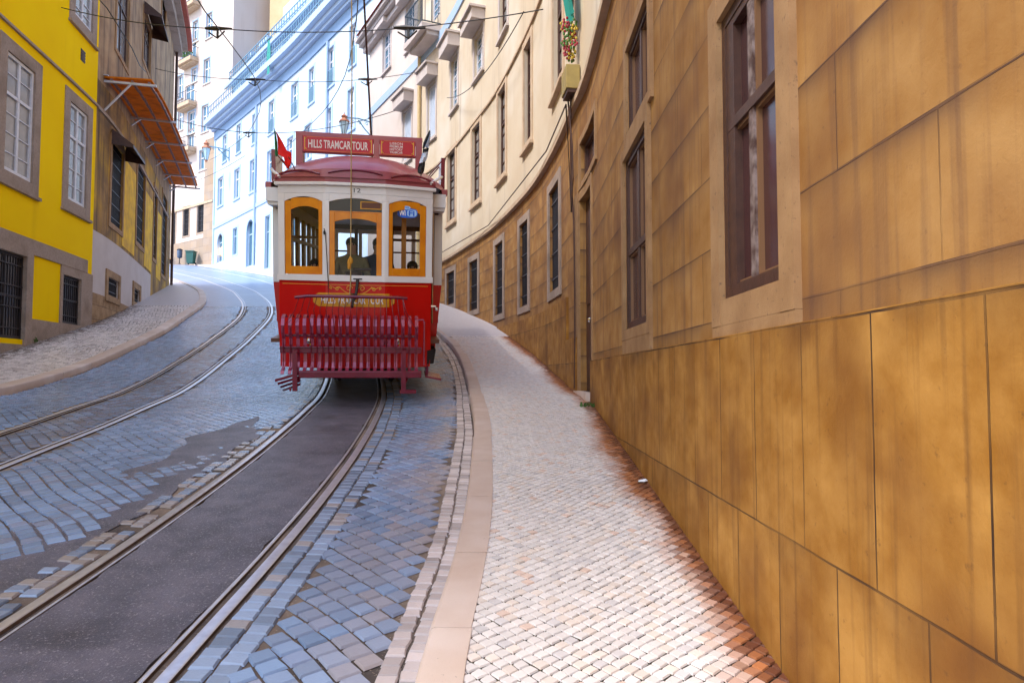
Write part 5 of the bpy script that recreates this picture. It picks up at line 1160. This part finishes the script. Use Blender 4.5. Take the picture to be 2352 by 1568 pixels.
wire('contact_wire', [cw(CL, y, 7.4) for y in range(8, 44, 2)], .014, 'thin trolley wire running above the empty left track')
s1 = DW.hit(566, 358); s2 = RW.hit(900, 230); a = DW.at(s1[0], s1[1], .1); wire('facade_wire', sag(a, EW.at(*EW.hit(400, 430), .1), .4), .02, 'thin wire from the blue building to the rose cream building')
a = LWL.at(LWL.hit(160, 5)[0], LWL.hit(160, 5)[1]+.2, .05); b = LWL.at(*LWL.hit(300, 140), .3); wire('facade_wire', [LWL.at(LWL.hit(150, 10)[0], 10.4, .1), LWL.at(LWL.hit(210, 20)[0], 10.2, .4), LWL.at(LWL.hit(262, 62)[0], 10.0, .5), LWL.at(LWL.hit(300, 90)[0], 10.4, .3), LWL.at(LWL.hit(330, 110)[0], 11.2, .1)], .016, 'loose wire looping along the yellow and weathered facades')
s1 = RW.hit(1235, 30); s2 = RW.hit(1060, 160); wire('facade_wire', sag(RW.at(*s1, .3), RW.at(RW.hit(1040, 120)[0], 9.6, .2), .5), .012, 'thin wire slanting down the cream facade between its windows')

# ================================================================== STREET LAMPS
def lantern(label, W, s, z, reach, sc=1.):
    base = W.at(s, z, 0); t = thing('street_lamp', label, 'street lamp', base, 'wall lanterns on scrolled brackets'); c = W.at(s, z, reach)
    q = MB(); q.tube([W.at(s, z+.2, .0), W.at(s, z+.28, reach*.5), W.at(s, z+.2, reach)], .03*sc, 6); q.tube([W.at(s, z-.5, .0), W.at(s, z-.2, reach*.25), W.at(s, z+.2, reach*.5)], .025*sc, 6); q.tube([W.at(s, z-.7, .02), W.at(s, z+.5, .02)], .035*sc, 6)
    for k in range(3):
        cx = reach*(.2+.25*k); pts = [W.at(s, z+.08+.09*math.sin(a*.7)*(1-a/12), cx+.09*math.cos(a*.7)*(1-a/12)) for a in range(10)]; q.tube(pts, .015*sc, 5)
    q.build('bracket', 'blueiron', t, smooth=True)
    q = MB(); q.lathe(c.x, c.y, [(.08*sc, z-.55*sc), (.19*sc, z-.02)], 6); q.build('lantern_glass', 'lglass', t)
    q = MB(); q.lathe(c.x, c.y, [(.23*sc, z-.019), (.23*sc, z+.02), (.10*sc, z+.16*sc), (.10*sc, z+.20*sc), (.15*sc, z+.22*sc), (.03*sc, z+.33*sc), (.01*sc, z+.42*sc)], 6); q.build('lantern_cap', 'copper', t); q = MB(); q.lathe(c.x, c.y, [(.03*sc, z-.64*sc), (.09*sc, z-.56*sc)], 6); q.build('lantern_base', 'copper', t)
    q = MB()
    for k in range(6):
        a = 2*math.pi*k/6; q.tube([(c.x+.082*sc*math.cos(a), c.y+.082*sc*math.sin(a), z-.55*sc), (c.x+.195*sc*math.cos(a), c.y+.195*sc*math.sin(a), z-.02)], .014, 4)
    q.build('lantern_frame', 'iron', t)
sv, zv = DW.hit(527, 352); lantern('wall lantern on the corner of the blue building, left of the tram', DW, sv, zv, 1.9, 1.8)
zv = ptat(782, 278, 31.2).z; lantern('wall lantern with coppery cap seen just over the tram sign', RW, RW.L-.5, zv, 1.35, 1.1)

# ================================================================== SMALL THINGS IN THE STREET
def gnd(px, py, off=0.):
    a, b, c = ray(px, py); a /= b; c /= b; y = 1.5; f0 = c*y-(float(SW(y))+off)
    while y < 118:
        y2 = y*1.01; f = c*y2-(float(SW(y2))+off)
        if f*f0 <= 0: return a*y2, y2
        y = y2; f0 = f
def on_wall(W, px, d):
    s = W.hit(px, 590)[0]; p = W.at(s, 0, d); return p.x, p.y, float(SW(p.y))
x, y, z = on_wall(EW, 457, .75); t = thing('wheeled_bin', 'dark green wheeled bin standing against the far stone wall', 'bin', (x,y,z))
q = MB(); w0, w1 = .27, .36; q.hexa([(x-w0,y-w0,z+.08),(x+w0,y-w0,z+.08),(x+w0,y+w0,z+.08),(x-w0,y+w0,z+.08),(x-w1,y-w1,z+1.15),(x+w1,y-w1,z+1.15),(x+w1,y+w1,z+1.15),(x-w1,y+w1,z+1.15)]); q.build('body', 'binsgreen', t, bevel=.02)
q = MB(); q.box(x-w1-.05, x+w1+.05, y-w1-.06, y+w1+.05, z+1.152, z+1.22); q.tube([(x-w1, y+w1+.06, z+1.18), (x+w1, y+w1+.06, z+1.18)], .025, 6); q.build('lid', 'binsgreen', t, bevel=.015)
for sx in (-1, 1):
    q = MB(); q.tube([(x+sx*.30, y+.2, z+.1), (x+sx*.36, y+.2, z+.1)], .10, 12); q.build('wheel', 'black', t)
x, y, z = on_wall(EW, 427, .6); t = thing('litter_bin', 'slate blue litter bin on a post by the far stone wall', 'bin', (x,y,z))
q = MB(); q.lathe(x, y, [(.14, z+.55), (.22, z+.62), (.24, z+1.25), (.22, z+1.30)], 14); q.build('body', 'binblue', t, smooth=True)
q = MB(); q.lathe(x, y, [(.25, z+1.301), (.26, z+1.34), (.12, z+1.44), (.02, z+1.46)], 14); q.build('lid', 'black', t, smooth=True)
q = MB(); q.lathe(x, y, [(.12, z+.0), (.12, z+.03), (.04, z+.05), (.04, z+.549)], 10); q.build('post', 'black', t)
x, y, z = on_wall(EW, 398, .9); person('person', 'pedestrian in a blue jacket at the far end of the sidewalk', Matrix.Translation((x, y, z)) @ Matrix.Rotation(.6, 4, 'Z'), standJ(), 'bluecloth', 'navy')
x, y, z = on_wall(EW, 404, 1.0); t = thing('bench', 'low wooden slatted bench beside the far pedestrian', 'bench', (x,y,z))
q = MB()
for k in range(4): q.box(x-.6, x+.6, y-.2+k*.11, y-.12+k*.11, z+.42, z+.46)
q.build('seat', 'orangewood', t); 
for sx in (-.45, .45):
    q = MB(); q.box(x+sx-.03, x+sx+.03, y-.2, y+.2, z, z+.42); q.build('leg', 'iron', t)
def weed(px, py, label, n=26, h=.10, W=None):
    g = gnd(px, py); x, y = g; z = float(SW(y)); q = MB()
    for k in range(n):
        a = rnd.random()*6.28; l = h*rnd.uniform(.5, 1.2); bx_, by_ = x+rnd.uniform(-.10, .10), y+rnd.uniform(-.12, .12); dx, dy = math.cos(a)*l*.6, math.sin(a)*l*.6; wd = .006+.05*h; px_, py_ = -math.sin(a)*wd, math.cos(a)*wd
        q.face([(bx_-px_,by_-py_,z), (bx_+px_,by_+py_,z), (bx_+dx*.5+px_*1.3,by_+dy*.5+py_*1.3,z+l*.7), (bx_+dx,by_+dy,z+l*.9), (bx_+dx*.5-px_*1.3,by_+dy*.5-py_*1.3,z+l*.7)])
    o = q.build('weed', 'leaf', origin=(x, y, z), merge=False); tag(o, label, 'weed', 'weeds at the foot of the walls')
weed(1350, 934, 'small green weed at the foot of the right wall by the door', 30, .06)
weed(132, 763, 'green weed at the wall foot near the small iron grille', 40, .2)
weed(72, 787, 'green weed at the wall foot beside the big iron grille door', 40, .16)
x, y = gnd(1474, 1111); z = float(SW(y)); q = MB(); q.face([(x-.03,y-.02,z+.006),(x+.02,y-.025,z+.008),(x+.03,y+.015,z+.025),(x-.02,y+.02,z+.012)]); q.face([(x+.02,y-.025,z+.008),(x+.05,y+.01,z+.01),(x+.03,y+.015,z+.025)])
tag(q.build('paper_scrap', 'paper', origin=(x, y, z)), 'crumpled white paper scrap lying at the foot of the ochre wall', 'litter')
